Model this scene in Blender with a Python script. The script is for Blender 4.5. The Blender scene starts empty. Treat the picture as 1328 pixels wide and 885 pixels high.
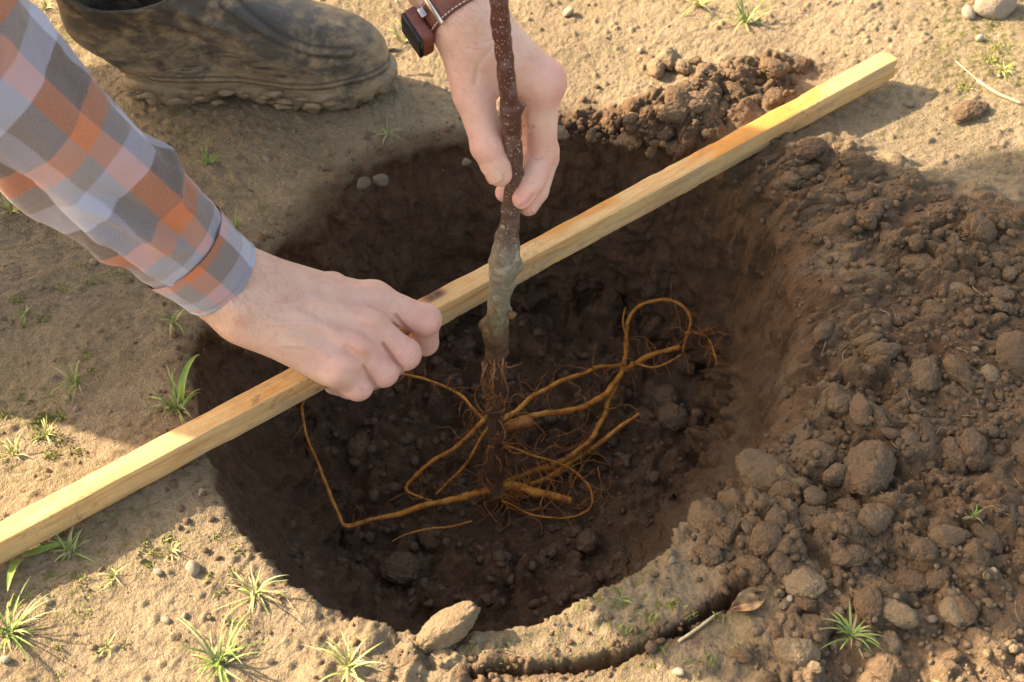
import bpy, math, random
import numpy as np
from mathutils import Vector, Matrix

S = bpy.context.scene
COL = S.collection
R = math.radians
rng = np.random.default_rng(7)
random.seed(7)

# ------------------------------------------------------------------ camera, sky, sun, exposure
ELEV, DIST, FPX = R(47), 1.38, 2000.0
CAM = np.array([0, -DIST * math.cos(ELEV), DIST * math.sin(ELEV)])
FWD = np.array([0, math.cos(ELEV), -math.sin(ELEV)])
UPV = np.array([0, math.sin(ELEV), math.cos(ELEV)])
cd = bpy.data.cameras.new('camera'); cam = bpy.data.objects.new('camera', cd); COL.objects.link(cam)
cam.location = CAM; cam.rotation_euler = (math.pi / 2 - ELEV, 0, 0)
cd.sensor_width = 36; cd.lens = FPX / 1328 * 36; cd.clip_start = 0.02; cd.clip_end = 400
cd.dof.use_dof = True; cd.dof.focus_distance = 1.33; cd.dof.aperture_fstop = 9
S.camera = cam
SUN_EL, SUN_AZ = R(31.5), math.atan2(-0.93, 0.36)          # azimuth clockwise from +Y
SUNV = np.array([math.sin(SUN_AZ) * math.cos(SUN_EL), math.cos(SUN_AZ) * math.cos(SUN_EL), math.sin(SUN_EL)])
w = bpy.data.worlds.new('World'); S.world = w; w.use_nodes = True
nt = w.node_tree; bg = nt.nodes['Background']
sky = nt.nodes.new('ShaderNodeTexSky'); sky.sky_type = 'NISHITA'; sky.sun_disc = False
sky.sun_elevation = SUN_EL; sky.sun_rotation = SUN_AZ; sky.dust_density = 3.0; sky.air_density = 1.0
nt.links.new(sky.outputs[0], bg.inputs[0]); bg.inputs[1].default_value = 0.15
ld = bpy.data.lights.new('sun', 'SUN'); ld.energy = 3.9; ld.angle = R(0.55); ld.color = (1.0, 0.945, 0.87)
lo = bpy.data.objects.new('sun', ld); COL.objects.link(lo)
lo.rotation_euler = Vector(-SUNV).to_track_quat('-Z', 'Y').to_euler()
vs = S.view_settings
vs.view_transform = 'Standard'; vs.look = 'None'; vs.gamma = 1; vs.exposure = 1.82
try:
    vs.use_white_balance = True; vs.white_balance_temperature = 8600; vs.white_balance_tint = 12
except Exception: pass

# ------------------------------------------------------------------ pixel helpers (pixel = a direction only)
def ray(px, py): return FWD + np.array([1., 0, 0]) * (px - 664) / FPX - UPV * (py - 442.5) / FPX
def W(px, py, z=0.0):
    r = ray(px, py); return CAM + r * (z - CAM[2]) / r[2]
def WY(px, py, y):
    r = ray(px, py); return CAM + r * (y - CAM[1]) / r[1]

# ------------------------------------------------------------------ noise
def _h(ix, iy, iz, seed):
    n = (ix * 374761393 + iy * 668265263 + iz * 2147483647 + seed * 974634777) & 0xffffffff
    n = ((n ^ (n >> 13)) * 1274126177) & 0xffffffff
    n = ((n ^ (n >> 15)) * 2246822519) & 0xffffffff
    return ((n ^ (n >> 16)) & 0xffffff) / float(0xffffff)
def vn2(x, y, seed=0):
    ix = np.floor(x).astype(np.int64); iy = np.floor(y).astype(np.int64)
    fx = x - ix; fy = y - iy
    fx = fx * fx * fx * (fx * (fx * 6 - 15) + 10); fy = fy * fy * fy * (fy * (fy * 6 - 15) + 10)
    a = _h(ix, iy, 0, seed); b = _h(ix + 1, iy, 0, seed); c = _h(ix, iy + 1, 0, seed); d = _h(ix + 1, iy + 1, 0, seed)
    return ((a + (b - a) * fx) * (1 - fy) + (c + (d - c) * fx) * fy) * 2 - 1
def fbm2(x, y, sc, octv=3, seed=0, gain=.5):
    v = 0; a = 1; t = 0
    for i in range(octv):
        ca, sa = math.cos(i * 1.1 + seed), math.sin(i * 1.1 + seed)
        v = v + a * vn2((x * ca - y * sa) * sc + 17.3 * i, (x * sa + y * ca) * sc - 9.1 * i, seed + i); t += a; a *= gain; sc *= 2.03
    return v / t
def worley2(x, y, sc, seed=0):
    x = x * sc; y = y * sc
    ix = np.floor(x).astype(np.int64); iy = np.floor(y).astype(np.int64)
    f1 = np.full(x.shape, 9.0); cid = np.zeros(x.shape)
    for dx in (-1, 0, 1):
        for dy in (-1, 0, 1):
            jx = ix + dx; jy = iy + dy
            px = jx + _h(jx, jy, 1, seed); py = jy + _h(jx, jy, 2, seed)
            d = (x - px) ** 2 + (y - py) ** 2
            m = d < f1
            f1 = np.where(m, d, f1); cid = np.where(m, _h(jx, jy, 3, seed), cid)
    return np.sqrt(f1), cid
def vn3(p, sc, seed=0):
    x, y, z = p[..., 0] * sc, p[..., 1] * sc, p[..., 2] * sc
    ix = np.floor(x).astype(np.int64); iy = np.floor(y).astype(np.int64); iz = np.floor(z).astype(np.int64)
    f = [t - i for t, i in ((x, ix), (y, iy), (z, iz))]
    f = [t * t * (3 - 2 * t) for t in f]
    o = 0
    for dx in (0, 1):
        for dy in (0, 1):
            for dz in (0, 1):
                wgt = (f[0] if dx else 1 - f[0]) * (f[1] if dy else 1 - f[1]) * (f[2] if dz else 1 - f[2])
                o = o + wgt * _h(ix + dx, iy + dy, iz + dz, seed)
    return o * 2 - 1
def sstep(a, b, x):
    t = np.clip((x - a) / (b - a), 0, 1); return t * t * (3 - 2 * t)

# ------------------------------------------------------------------ mesh / object helpers
def mesh_np(name, V, F, mat=None, smooth=True, uv=None, attrs=None):
    """V (n,3); F (m,k) int array of one face size, or a list of such arrays"""
    me = bpy.data.meshes.new(name)
    Fs = F if isinstance(F, list) else [F]
    Fs = [np.asarray(f, np.int32) for f in Fs if len(f)]
    V = np.asarray(V, np.float32)
    nl = sum(f.size for f in Fs); nf = sum(len(f) for f in Fs)
    me.vertices.add(len(V)); me.vertices.foreach_set('co', V.ravel())
    me.loops.add(nl); me.polygons.add(nf)
    li = np.concatenate([f.ravel() for f in Fs])
    st = []; o = 0
    for f in Fs:
        st.append(np.arange(len(f)) * f.shape[1] + o); o += f.size
    me.loops.foreach_set('vertex_index', li)
    me.polygons.foreach_set('loop_start', np.concatenate(st).astype(np.int32))
    me.update(calc_edges=True); me.validate()
    if smooth: me.polygons.foreach_set('use_smooth', np.ones(len(me.polygons), bool))
    if uv is not None:
        l = me.uv_layers.new(name='UVMap')
        idx = np.empty(len(me.loops), np.int32); me.loops.foreach_get('vertex_index', idx)
        l.data.foreach_set('uv', np.asarray(uv, np.float32)[idx].ravel())
    for k, a in (attrs or {}).items():
        at = me.attributes.new(k, 'FLOAT', 'POINT'); at.data.foreach_set('value', np.asarray(a, np.float32))
    if mat: me.materials.append(mat)
    return me
def link(name, me, parent=None, **props):
    o = bpy.data.objects.new(name, me); COL.objects.link(o)
    if parent: o.parent = parent
    for k, v in props.items(): o[k] = v
    return o
def thing(name, label, cat, loc=(0, 0, 0), group=None):
    o = bpy.data.objects.new(name, None); COL.objects.link(o); o.location = loc
    o.empty_display_size = .05
    o['label'] = label; o['category'] = cat
    if group: o['group'] = group
    return o
def under(o, parent):
    """parent o, its mesh given in world coordinates, under an empty that may be moved"""
    o.parent = parent; o.location = -Vector(parent.location); return o
def grid_faces(nu, nv, wrap_u=False):
    """vertex (j,i) index j*nu+i, j along v"""
    i = np.arange(nu if wrap_u else nu - 1); j = np.arange(nv - 1)
    I, J = np.meshgrid(i, j); I2 = (I + 1) % nu
    return np.stack([J * nu + I, J * nu + I2, (J + 1) * nu + I2, (J + 1) * nu + I], -1).reshape(-1, 4)
def norm(v): v = np.asarray(v, float); return v / (np.linalg.norm(v, axis=-1, keepdims=True) + 1e-12)
def catmull(P, n):
    P = np.asarray(P, float); m = len(P)
    Q = np.vstack([2 * P[0] - P[1], P, 2 * P[-1] - P[-2]])
    t = np.linspace(0, m - 1 - 1e-9, n); k = t.astype(int); f = (t - k)[:, None]
    a, b, c, d = Q[k], Q[k + 1], Q[k + 2], Q[k + 3]
    return .5 * (2 * b + (c - a) * f + (2 * a - 5 * b + 4 * c - d) * f ** 2 + (3 * b - a - 3 * c + d) * f ** 3)
def frames(C):
    T = norm(np.gradient(C, axis=0)); N = np.zeros_like(C)
    ref = np.array([0, 0, 1.]) if abs(T[0, 2]) < .9 else np.array([0, 1., 0])
    n = norm(ref - T[0] * (ref @ T[0]))
    for i in range(len(C)):
        n = norm(n - T[i] * (n @ T[i])); N[i] = n
    return T, N, np.cross(T, N)
def tube(C, rad, ns=8, wob=0.0, seed=0, cap=True):
    """C (n,3) centreline, rad (n,) -> V, F list, uv, (theta, s)"""
    C = np.asarray(C, float); n = len(C); rad = np.broadcast_to(rad, (n,))
    T, N, B = frames(C)
    th = np.arange(ns) / ns * 2 * math.pi
    s = np.concatenate([[0], np.cumsum(np.linalg.norm(np.diff(C, axis=0), axis=1))])
    r = rad[:, None] * np.ones((1, ns))
    if wob:
        P0 = C[:, None] + r[..., None] * (np.cos(th)[None, :, None] * N[:, None] + np.sin(th)[None, :, None] * B[:, None])
        r = r * (1 + wob * vn3(P0, .35 / max(rad.mean(), 1e-5), seed) + wob * .6 * vn3(P0, .9 / max(rad.mean(), 1e-5), seed + 3))
    V = C[:, None] + r[..., None] * (np.cos(th)[None, :, None] * N[:, None] + np.sin(th)[None, :, None] * B[:, None])
    V = V.reshape(-1, 3); F = [grid_faces(ns, n, True)]
    uv = np.stack([np.tile(th * rad.mean(), n), np.repeat(s, ns)], -1)
    if cap:
        V = np.vstack([V, C[0] - T[0] * rad[0] * .5, C[-1] + T[-1] * rad[-1] * .6]); a, b = n * ns, n * ns + 1
        i = np.arange(ns); j = (i + 1) % ns
        F.append(np.concatenate([np.stack([j, i, np.full(ns, a)], -1), np.stack([(n - 1) * ns + i, (n - 1) * ns + j, np.full(ns, b)], -1)]))
        uv = np.vstack([uv, uv[0], uv[-1]])
    return V, F, uv
def join(parts):
    """parts: list of (V, F list) -> V, F list"""
    Vs = []; Fs = {}; o = 0
    for V, F in parts:
        Vs.append(V)
        for f in (F if isinstance(F, list) else [F]):
            f = np.asarray(f)
            if len(f): Fs.setdefault(f.shape[1], []).append(f + o)
        o += len(V)
    return np.vstack(Vs), [np.concatenate(v) for v in Fs.values()]
def box_vf(c, ax, ay, az):
    """box by centre and three half-axis vectors"""
    c = np.asarray(c, float)
    V = np.array([c + sx * np.asarray(ax) + sy * np.asarray(ay) + sz * np.asarray(az) for sz in (-1, 1) for sy in (-1, 1) for sx in (-1, 1)])
    F = np.array([[0, 2, 3, 1], [4, 5, 7, 6], [0, 1, 5, 4], [2, 6, 7, 3], [0, 4, 6, 2], [1, 3, 7, 5]])
    return V, [F]

# ------------------------------------------------------------------ signed-distance modelling + surface nets
class SDF:
    def __init__(s, lo, hi, h):
        s.lo = np.asarray(lo, float); s.h = h
        s.n = np.ceil((np.asarray(hi) - s.lo) / h).astype(int) + 1
        s.V = np.full(s.n, .03, np.float32)
    def _sub(s, lo, hi):
        a = np.clip(np.floor((lo - s.lo) / s.h).astype(int), 0, s.n); b = np.clip(np.ceil((hi - s.lo) / s.h).astype(int) + 1, 0, s.n)
        g = [(s.lo[i] + np.arange(a[i], b[i]) * s.h).astype(np.float32) for i in range(3)]
        return tuple(slice(a[i], b[i]) for i in range(3)), np.meshgrid(*g, indexing='ij', sparse=True)
    def _mix(s, sl, d, k, sub=False):
        v = s.V[sl]
        if sub:
            d = -d; h = np.clip(.5 - .5 * (v - d) / k, 0, 1)
            s.V[sl] = v + (d - v) * h + k * h * (1 - h)
        else:
            h = np.clip(.5 + .5 * (v - d) / k, 0, 1)
            s.V[sl] = v + (d - v) * h - k * h * (1 - h)
    def cone(s, a, b, ra, rb, k=.006, flat=None, sub=False):
        """tapered capsule; flat = (direction, scale) squashes the section along that direction"""
        a = np.asarray(a, float); b = np.asarray(b, float); m = max(ra, rb) + .03
        sl, (X, Y, Z) = s._sub(np.minimum(a, b) - m, np.maximum(a, b) + m)
        if 0 in s.V[sl].shape: return
        ab = b - a; L = ab @ ab + 1e-12
        t = np.clip(((X - a[0]) * ab[0] + (Y - a[1]) * ab[1] + (Z - a[2]) * ab[2]) / L, 0, 1)
        dx = X - a[0] - t * ab[0]; dy = Y - a[1] - t * ab[1]; dz = Z - a[2] - t * ab[2]
        q = dx * dx + dy * dy + dz * dz
        if flat:
            n = norm(flat[0]); e = dx * n[0] + dy * n[1] + dz * n[2]; q = q + e * e * (1 / flat[1] ** 2 - 1)
        d = np.sqrt(q) - (ra + (rb - ra) * t)
        if flat: d = d * (.5 + .5 * flat[1])
        s._mix(sl, d, k, sub)
    def ball(s, c, r, k=.006, flat=None, sub=False): s.cone(c, np.asarray(c) + 1e-6, r, r, k, flat, sub)
    def chain(s, pts, rad, k=.004, flat=None):
        for i in range(len(pts) - 1): s.cone(pts[i], pts[i + 1], rad[i], rad[i + 1], k, flat)
    def nets(s):
        V = s.V; n = np.array(V.shape); sg = V < 0
        c = [sg[i:n[0] - 1 + i, j:n[1] - 1 + j, k:n[2] - 1 + k] for i in (0, 1) for j in (0, 1) for k in (0, 1)]
        tot = sum(x.astype(np.int8) for x in c); act = (tot > 0) & (tot < 8)
        ids = np.argwhere(act); idx = np.full(act.shape, -1, np.int32); idx[act] = np.arange(len(ids))
        off = [(i, j, k) for i in (0, 1) for j in (0, 1) for k in (0, 1)]
        val = {o: V[ids[:, 0] + o[0], ids[:, 1] + o[1], ids[:, 2] + o[2]] for o in off}
        acc = np.zeros((len(ids), 3)); cnt = np.zeros(len(ids))
        for o in off:
            for ax in range(3):
                if o[ax]: continue
                o2 = list(o); o2[ax] = 1; o2 = tuple(o2)
                m = (val[o] < 0) != (val[o2] < 0)
                t = np.where(m, val[o] / np.where(m, val[o] - val[o2], 1), 0)
                for q in range(3): acc[:, q] += np.where(m, o[q] + (t if q == ax else 0), 0)
                cnt += m
        P = s.lo + (ids + acc / cnt[:, None]) * s.h
        Fs = []
        for ax in range(3):
            b, d = (ax + 1) % 3, (ax + 2) % 3
            s0 = [slice(None)] * 3; s1 = [slice(None)] * 3; s0[ax] = slice(0, n[ax] - 1); s1[ax] = slice(1, n[ax])
            A, B = sg[tuple(s0)], sg[tuple(s1)]
            e = np.argwhere(A != B); e = e[(e[:, b] > 0) & (e[:, d] > 0) & (e[:, b] < n[b] - 1) & (e[:, d] < n[d] - 1)]
            if not len(e): continue
            inside = A[e[:, 0], e[:, 1], e[:, 2]]
            def cell(db, dd):
                q = e.copy(); q[:, b] -= db; q[:, d] -= dd; return idx[q[:, 0], q[:, 1], q[:, 2]]
            Q = np.stack([cell(1, 1), cell(0, 1), cell(0, 0), cell(1, 0)], -1)
            Q[~inside] = Q[~inside][:, ::-1]; Fs.append(Q)
        return P, np.concatenate(Fs)
def smooth_vf(V, F, it=2, lam=.5):
    for _ in range(it):
        acc = np.zeros_like(V); cnt = np.zeros(len(V))
        for k in range(4):
            a, b = F[:, k], F[:, (k + 1) % 4]
            for q in range(3): acc[:, q] += np.bincount(a, V[b, q], len(V))
            cnt += np.bincount(a, minlength=len(V))
        V = V + lam * (acc / np.maximum(cnt, 1)[:, None] - V)
    return V
def vnormals(V, F):
    n = np.cross(V[F[:, 2]] - V[F[:, 0]], V[F[:, 3]] - V[F[:, 1]]); N = np.zeros_like(V)
    for k in range(4):
        for q in range(3): N[:, q] += np.bincount(F[:, k], n[:, q], len(V))
    return norm(N)

# ------------------------------------------------------------------ materials
class NT:
    def __init__(s, name):
        s.m = bpy.data.materials.new(name); s.m.use_nodes = True; s.t = s.m.node_tree; s.b = s.t.nodes['Principled BSDF']
    def n(s, typ, inputs=None, **kw):
        x = s.t.nodes.new('ShaderNode' + typ)
        for k, v in kw.items(): setattr(x, k, v)
        for k, v in (inputs or {}).items(): s.put(x.inputs[k], v)
        return x
    def put(s, sock, v):
        if hasattr(v, 'is_output'): s.t.links.new(v, sock)
        else: sock.default_value = (*v, 1) if (sock.type == 'RGBA' and len(v) == 3) else v
    def out(s, **kw):
        for k, v in kw.items(): s.put(s.b.inputs[k.replace('_', ' ')], v)
        return s.m
    def co(s, which='Object'): return s.n('TexCoord').outputs[which]
    def scale(s, vec, sc): return s.n('VectorMath', {0: vec, 1: sc}, operation='MULTIPLY').outputs[0]
    def noise(s, vec, sc, det=4, rough=.55, out=0, dist=0): return s.n('TexNoise', {'Vector': vec, 'Scale': sc, 'Detail': det, 'Roughness': rough, 'Distortion': dist}).outputs[out]
    def voro(s, vec, sc, feat='F1', out='Distance'): return s.n('TexVoronoi', {'Vector': vec, 'Scale': sc}, feature=feat).outputs[out]
    def mix(s, f, a, b, mode='MIX'):
        x = s.n('Mix', data_type='RGBA', blend_type=mode, clamp_factor=True); s.put(x.inputs[0], f); s.put(x.inputs[6], a); s.put(x.inputs[7], b); return x.outputs[2]
    def math(s, op, a, b=0.0, c=None):
        x = s.n('Math', operation=op); s.put(x.inputs[0], a); s.put(x.inputs[1], b)
        if c is not None: s.put(x.inputs[2], c)
        return x.outputs[0]
    def ramp(s, f, stops, interp='LINEAR'):
        x = s.n('ValToRGB', {0: f}); e = x.color_ramp; e.interpolation = interp
        while len(e.elements) < len(stops): e.elements.new(.5)
        for el, (p, c) in zip(e.elements, stops):
            el.position = p; el.color = (*c, 1) if len(c) == 3 else c
        return x.outputs[0]
    def rng(s, v, a, b, c=0.0, d=1.0): return s.n('MapRange', {0: v, 1: a, 2: b, 3: c, 4: d}).outputs[0]
    def attr(s, name): return s.n('Attribute', attribute_name=name).outputs['Fac']
    def bump(s, h, st=.3, dist=.002, nrm=None):
        x = s.n('Bump', {'Height': h, 'Strength': st, 'Distance': dist})
        if nrm is not None: s.put(x.inputs['Normal'], nrm)
        return x.outputs[0]

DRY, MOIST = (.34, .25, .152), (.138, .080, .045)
def soil_mat(name, moist_fixed=None):
    t = NT(name); p = t.n('NewGeometry').outputs['Position']
    m = t.attr('moist') if moist_fixed is None else moist_fixed
    n1 = t.noise(p, 9, 5); n2 = t.noise(p, 60, 4, .6); n3 = t.noise(p, 380, 3, .6)
    dry = t.mix(t.rng(n1, .35, .65), tuple(c * .86 for c in DRY), tuple(c * 1.1 for c in DRY))
    dry = t.mix(t.rng(n2, .52, .66), dry, tuple(c * .72 for c in DRY))
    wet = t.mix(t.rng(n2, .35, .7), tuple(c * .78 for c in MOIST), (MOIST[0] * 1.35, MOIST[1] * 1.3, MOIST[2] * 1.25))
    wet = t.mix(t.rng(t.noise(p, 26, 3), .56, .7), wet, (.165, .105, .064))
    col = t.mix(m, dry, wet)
    if moist_fixed is None:
        col = t.mix(t.math('MULTIPLY', t.attr('moss'), t.rng(t.noise(p, 130, 4, .7), .48, .6)), col, (.12, .125, .03))
    col = t.mix(t.rng(n3, .3, .75), t.mix(.35, col, (0, 0, 0)), col)
    if moist_fixed is not None:
        r = t.n('ObjectInfo').outputs['Random']
        col = t.mix(t.rng(r, 0, 1, 0, .22), col, (.20, .135, .085))
    h = t.math('ADD', t.math('ADD', t.math('MULTIPLY', n3, 1.0), t.math('MULTIPLY', t.noise(p, 900, 2), .5)), t.math('MULTIPLY', t.noise(p, 150, 3), .5))
    return t.out(Base_Color=col, Roughness=.93, Specular_IOR_Level=.18, Normal=t.bump(h, .8, .0035))
M_ground = soil_mat('ground_soil')
M_clod = soil_mat('clod_soil', .80)
M_clod_dry = soil_mat('clod_dry', .30)

def skin_mat():
    t = NT('skin'); p = t.n('NewGeometry').outputs['Position']
    red = t.attr('red')
    base = t.mix(t.rng(t.noise(p, 45, 4), .35, .65), (.66, .385, .285), (.73, .465, .355))
    base = t.mix(t.rng(t.noise(p, 160, 3), .5, .75, 0, .5), base, (.66, .30, .23))
    col = t.mix(t.math('MULTIPLY', red, .8), base, (.72, .29, .245))
    v = t.voro(p, 700, 'DISTANCE_TO_EDGE'); h = t.math('ADD', t.rng(v, 0, .25), t.math('MULTIPLY', t.noise(p, 260, 3), 1.2))
    return t.out(Base_Color=col, Roughness=.5, Specular_IOR_Level=.4, Subsurface_Weight=.18, Subsurface_Radius=(1, .32, .16), Subsurface_Scale=.006, Normal=t.bump(h, .32, .0007))
M_skin = skin_mat()
def plain(name, col, rough=.6, var=.25, sc=60, bump=.2, dist=.001, det=4, metal=0., spec=.4):
    t = NT(name); p = t.co()
    n = t.noise(p, sc, det)
    c = t.mix(t.rng(n, .3, .7), tuple(x * (1 - var) for x in col), tuple(min(1, x * (1 + var)) for x in col))
    return t.out(Base_Color=c, Roughness=rough, Metallic=metal, Specular_IOR_Level=spec, Normal=t.bump(t.noise(p, sc * 5, 3), bump, dist))
M_nail = plain('nail', (.62, .36, .27), .3, .05, 200, .05)
M_hair = plain('hair', (.06, .04, .025), .6)
M_trouser = plain('trouser_cloth', (.06, .045, .035), .85, .3, 90, .4)

# ------------------------------------------------------------------ GROUND with the dug hole
HC = np.array([-.005, -.005])          # hole centre
DEPTH = .235
rim_px = [(246, 455), (250, 520), (262, 590), (288, 645), (335, 718), (400, 775), (470, 808), (540, 818), (608, 822), (698, 806), (746, 787), (791, 764),
          (840, 728), (900, 672), (958, 600), (1012, 520), (1034, 440), (1036, 360), (1002, 285), (950, 232), (880, 190), (800, 160), (720, 158), (640, 178), (560, 188), (490, 208),
          (440, 248), (395, 285), (350, 322), (300, 372), (262, 415)]
flo_px = [(395, 560), (440, 480), (520, 430), (600, 405), (700, 398), (800, 395), (880, 415), (928, 475), (925, 560), (900, 620), (850, 690), (780, 770), (660, 820), (540, 800), (450, 720), (405, 640)]
def polar_table(pts, z):
    P = np.array([W(*q, z)[:2] for q in pts]) - HC
    a = np.arctan2(P[:, 1], P[:, 0]); r = np.hypot(P[:, 0], P[:, 1]); o = np.argsort(a); a, r = a[o], r[o]
    tt = np.linspace(-math.pi, math.pi, 721); rr = np.interp(tt, np.r_[a - 2 * math.pi, a, a + 2 * math.pi], np.r_[r, r, r])
    k = np.exp(-np.linspace(-2, 2, 25) ** 2); k /= k.sum()
    rr = np.convolve(np.r_[rr[-13:-1], rr, rr[1:13]], k, 'valid'); return tt, rr
TT, RR = polar_table(rim_px, 0); RR = RR + .0065 * fbm2(np.cos(TT), np.sin(TT), 3.2, 4, 77, .6) + .0014 * fbm2(np.cos(TT), np.sin(TT), 14, 2, 78); _, RF = polar_table(flo_px, -DEPTH)
RF = np.minimum(RF, RR - .03)
LW = .24
def rad_map(rho, th):
    """param radius -> (true radius, base z, wall 0..1, floor mask)"""
    rf = np.interp(th, TT, RF); rr = np.interp(th, TT, RR)
    s = np.clip((rho - rf) / LW, 0, 1)
    wall_r = rf + (rr - rf) * (1 - (1 - s) ** 1.5)
    r = np.where(rho < rf, rho, np.where(rho < rf + LW, wall_r, rr + (rho - rf - LW)))
    z = np.where(rho < rf, -DEPTH - .012 * (1 - (rho / rf) ** 2), np.where(rho < rf + LW, -DEPTH * (1 - (s ** 1.25 * .8 + .2 * s)), 0))
    return r, z, s
hh = .0023
fine = np.arange(-.93, .93001, hh)
ext = [.93]
st = hh
while ext[-1] < 60: st *= 1.35; ext.append(ext[-1] + st)
ax = np.concatenate([-np.array(ext[1:])[::-1], fine, np.array(ext[1:])])
NG = len(ax); U0 = ax + HC[0]; V0 = ax + HC[1]
UU, VV = np.meshgrid(ax, ax)           # param coordinates about the hole centre
RHO = np.hypot(UU, VV); TH = np.arctan2(VV, UU)
Rr, Zb, SW = rad_map(RHO, TH)
X = HC[0] + Rr * np.cos(TH); Y = HC[1] + Rr * np.sin(TH)
inhole = (SW < 1).astype(float); hole_soft = 1 - sstep(.94, 1.0, SW)
def poly_mask(px, soft, z=0):
    """soft mask of a ground polygon drawn in pixels"""
    P = np.array([W(*q, z)[:2] for q in px]); ins = np.zeros(X.shape, bool); dist = np.full(X.shape, 9.)
    for a, b in zip(P, np.roll(P, -1, 0)):
        c = ((a[1] > Y) != (b[1] > Y)) & (X < (b[0] - a[0]) * (Y - a[1]) / (b[1] - a[1] + 1e-12) + a[0]); ins ^= c
        ab = b - a; t = np.clip(((X - a[0]) * ab[0] + (Y - a[1]) * ab[1]) / (ab @ ab), 0, 1)
        dist = np.minimum(dist, np.hypot(X - a[0] - t * ab[0], Y - a[1] - t * ab[1]))
    sd = np.where(ins, dist, -dist); return sstep(-soft, soft, sd + soft * .8 * fbm2(X, Y, 22, 3, 5))
heap = poly_mask([(1075, 330), (1010, 270), (960, 215), (1000, 185), (1090, 190), (1210, 250), (1420, 290), (1500, 900), (1328, 1000), (1040, 900), (960, 770), (880, 725), (980, 610), (1060, 500)], .035)
heap2 = poly_mask([(700, 170), (760, 150), (860, 130), (900, 95), (985, 70), (1050, 80), (1030, 120), (960, 190), (860, 215)], .022)
heap3 = poly_mask([(1050, 720), (1328, 740), (1450, 1000), (1000, 960), (940, 860)], .05)
rimband = np.exp(-((Rr - np.interp(TH, TT, RR)) / .022) ** 2) * (SW >= 1)
lowrim = poly_mask([(420, 790), (560, 800), (640, 840), (700, 900), (420, 900)], .03)
loose = np.clip(heap + .85 * heap2 + .55 * heap3 + .25 * rimband + .45 * lowrim, 0, 1) * (1 - hole_soft)
Z = Zb.copy()
far = sstep(1.2, 4, RHO)
rd = np.clip(Rr - np.interp(TH, TT, RR), 0, 9) * (SW >= 1); rightw = sstep(.2, .8, np.cos(TH - .05))
chamf = (.0045 * np.exp(-rd / .006) + .018 * rightw * np.exp(-rd / .022))
Z -= np.where(SW >= 1, chamf, (.0045 + .018 * rightw) * sstep(.55, 1, SW))
Z += (1 - hole_soft) * (fbm2(X, Y, 4.5, 2, 11) * .006 + fbm2(X, Y, 17, 3, 12) * .0022)
Z += .022 * heap * sstep(.22, .6, X) + .010 * heap2 + .012 * heap * (1 - hole_soft)
Z += .008 * sstep(-.05, .05, rimband - .5) * 0
# crack and slumped slab on the near rim
crk = catmull([W(*q, 0)[:2] for q in [(612, 872), (650, 866), (700, 868), (760, 862), (820, 846), (870, 822), (910, 800), (960, 768)]], 60)
pit = W(463, 220, 0)
dcr = np.full(X.shape, 9.); sgn = np.zeros(X.shape)
near = (np.abs(X - .05) < .35) & (Y < -.1) & (Y > -.5)
xs, ys = X[near], Y[near]; dd = np.full(xs.shape, 9.)
for a, b in zip(crk[:-1], crk[1:]):
    ab = b - a; t = np.clip(((xs - a[0]) * ab[0] + (ys - a[1]) * ab[1]) / (ab @ ab), 0, 1)
    dd = np.minimum(dd, np.hypot(xs - a[0] - t * ab[0], ys - a[1] - t * ab[1]))
dcr[near] = dd
dcr = dcr + .006 * fbm2(X, Y, 45, 4, 31, .65)
Z -= .028 * np.exp(-(np.abs(dcr) / (.0018 + .0032 * sstep(-.5, .4, fbm2(X, Y, 25, 2, 34)))) ** 3) * (SW >= 1)
Z -= .014 * np.exp(-(np.hypot(X - pit[0], Y - pit[1]) / .008) ** 2)
slab = np.exp(-((X - .075) / .13) ** 2) * sstep(-.36, -.33, Y) * (SW >= 1) * (Y < -.15)
# normals of the base shape
def gnorm(X, Y, Z):
    P = np.stack([X, Y, Z], -1); du = np.gradient(P, axis=1); dv = np.gradient(P, axis=0)
    return norm(np.cross(du, dv))
NB = gnorm(X, Y, Z)
# relief in parameter space so that it is even on walls too
a, b = UU, VV
crumb = np.zeros_like(X)
bowl = hole_soft * (1 - sstep(.0, .5, SW)); wall = hole_soft * sstep(.15, .5, SW)
smooth_wall = wall * sstep(.55, .9, np.cos(TH - .05)) + wall * .35
rough_amt = np.clip(bowl + loose + wall * .45 * (1 - .8 * np.clip(smooth_wall, 0, 1)), 0, 1)
wx = a + .006 * fbm2(a, b, 40, 2, 3); wy = b + .006 * fbm2(a, b, 40, 2, 4)
for sc, amp, sd in ((26, .0150, 41), (55, .0095, 42), (110, .0060, 43), (200, .0034, 44)):
    f, cid = worley2(wx, wy, sc, sd)
    f2 = np.clip(1 - f * 1.25, 0, 1)
    pres = sstep(.25, .6, cid) if sc < 100 else .4 + .6 * cid
    crumb += amp * np.sqrt(f2) * pres
D = (crumb * (1.15 + .25 * bowl) - .010) * rough_amt * (.55 + .6 * sstep(-.3, .4, fbm2(a, b, 9, 2, 8)) )
D += hole_soft * (fbm2(a, b, 12, 3, 21) * .011 + fbm2(a, b, 55, 3, 22) * .004 + bowl * np.abs(fbm2(a, b, 30, 3, 27)) * .012)
ang = TH * .22
D += wall * .0035 * fbm2(a * .25 * 0 + ang * 8, RHO * .6, 18, 3, 23)
trod = (1 - hole_soft) * (1 - loose)
D += trod * (fbm2(a, b, 60, 3, 24) * .0009 + fbm2(a, b, 170, 2, 25, .8) * .0007)
f, cid = worley2(wx, wy, 95, 51)
D += trod * .0030 * np.sqrt(np.clip(1 - f * 2.4, 0, 1)) * (cid > .93)
f, cid = worley2(wx, wy, 200, 52)
D += trod * .0013 * np.sqrt(np.clip(1 - f * 2.0, 0, 1)) * (cid > .86)
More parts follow.
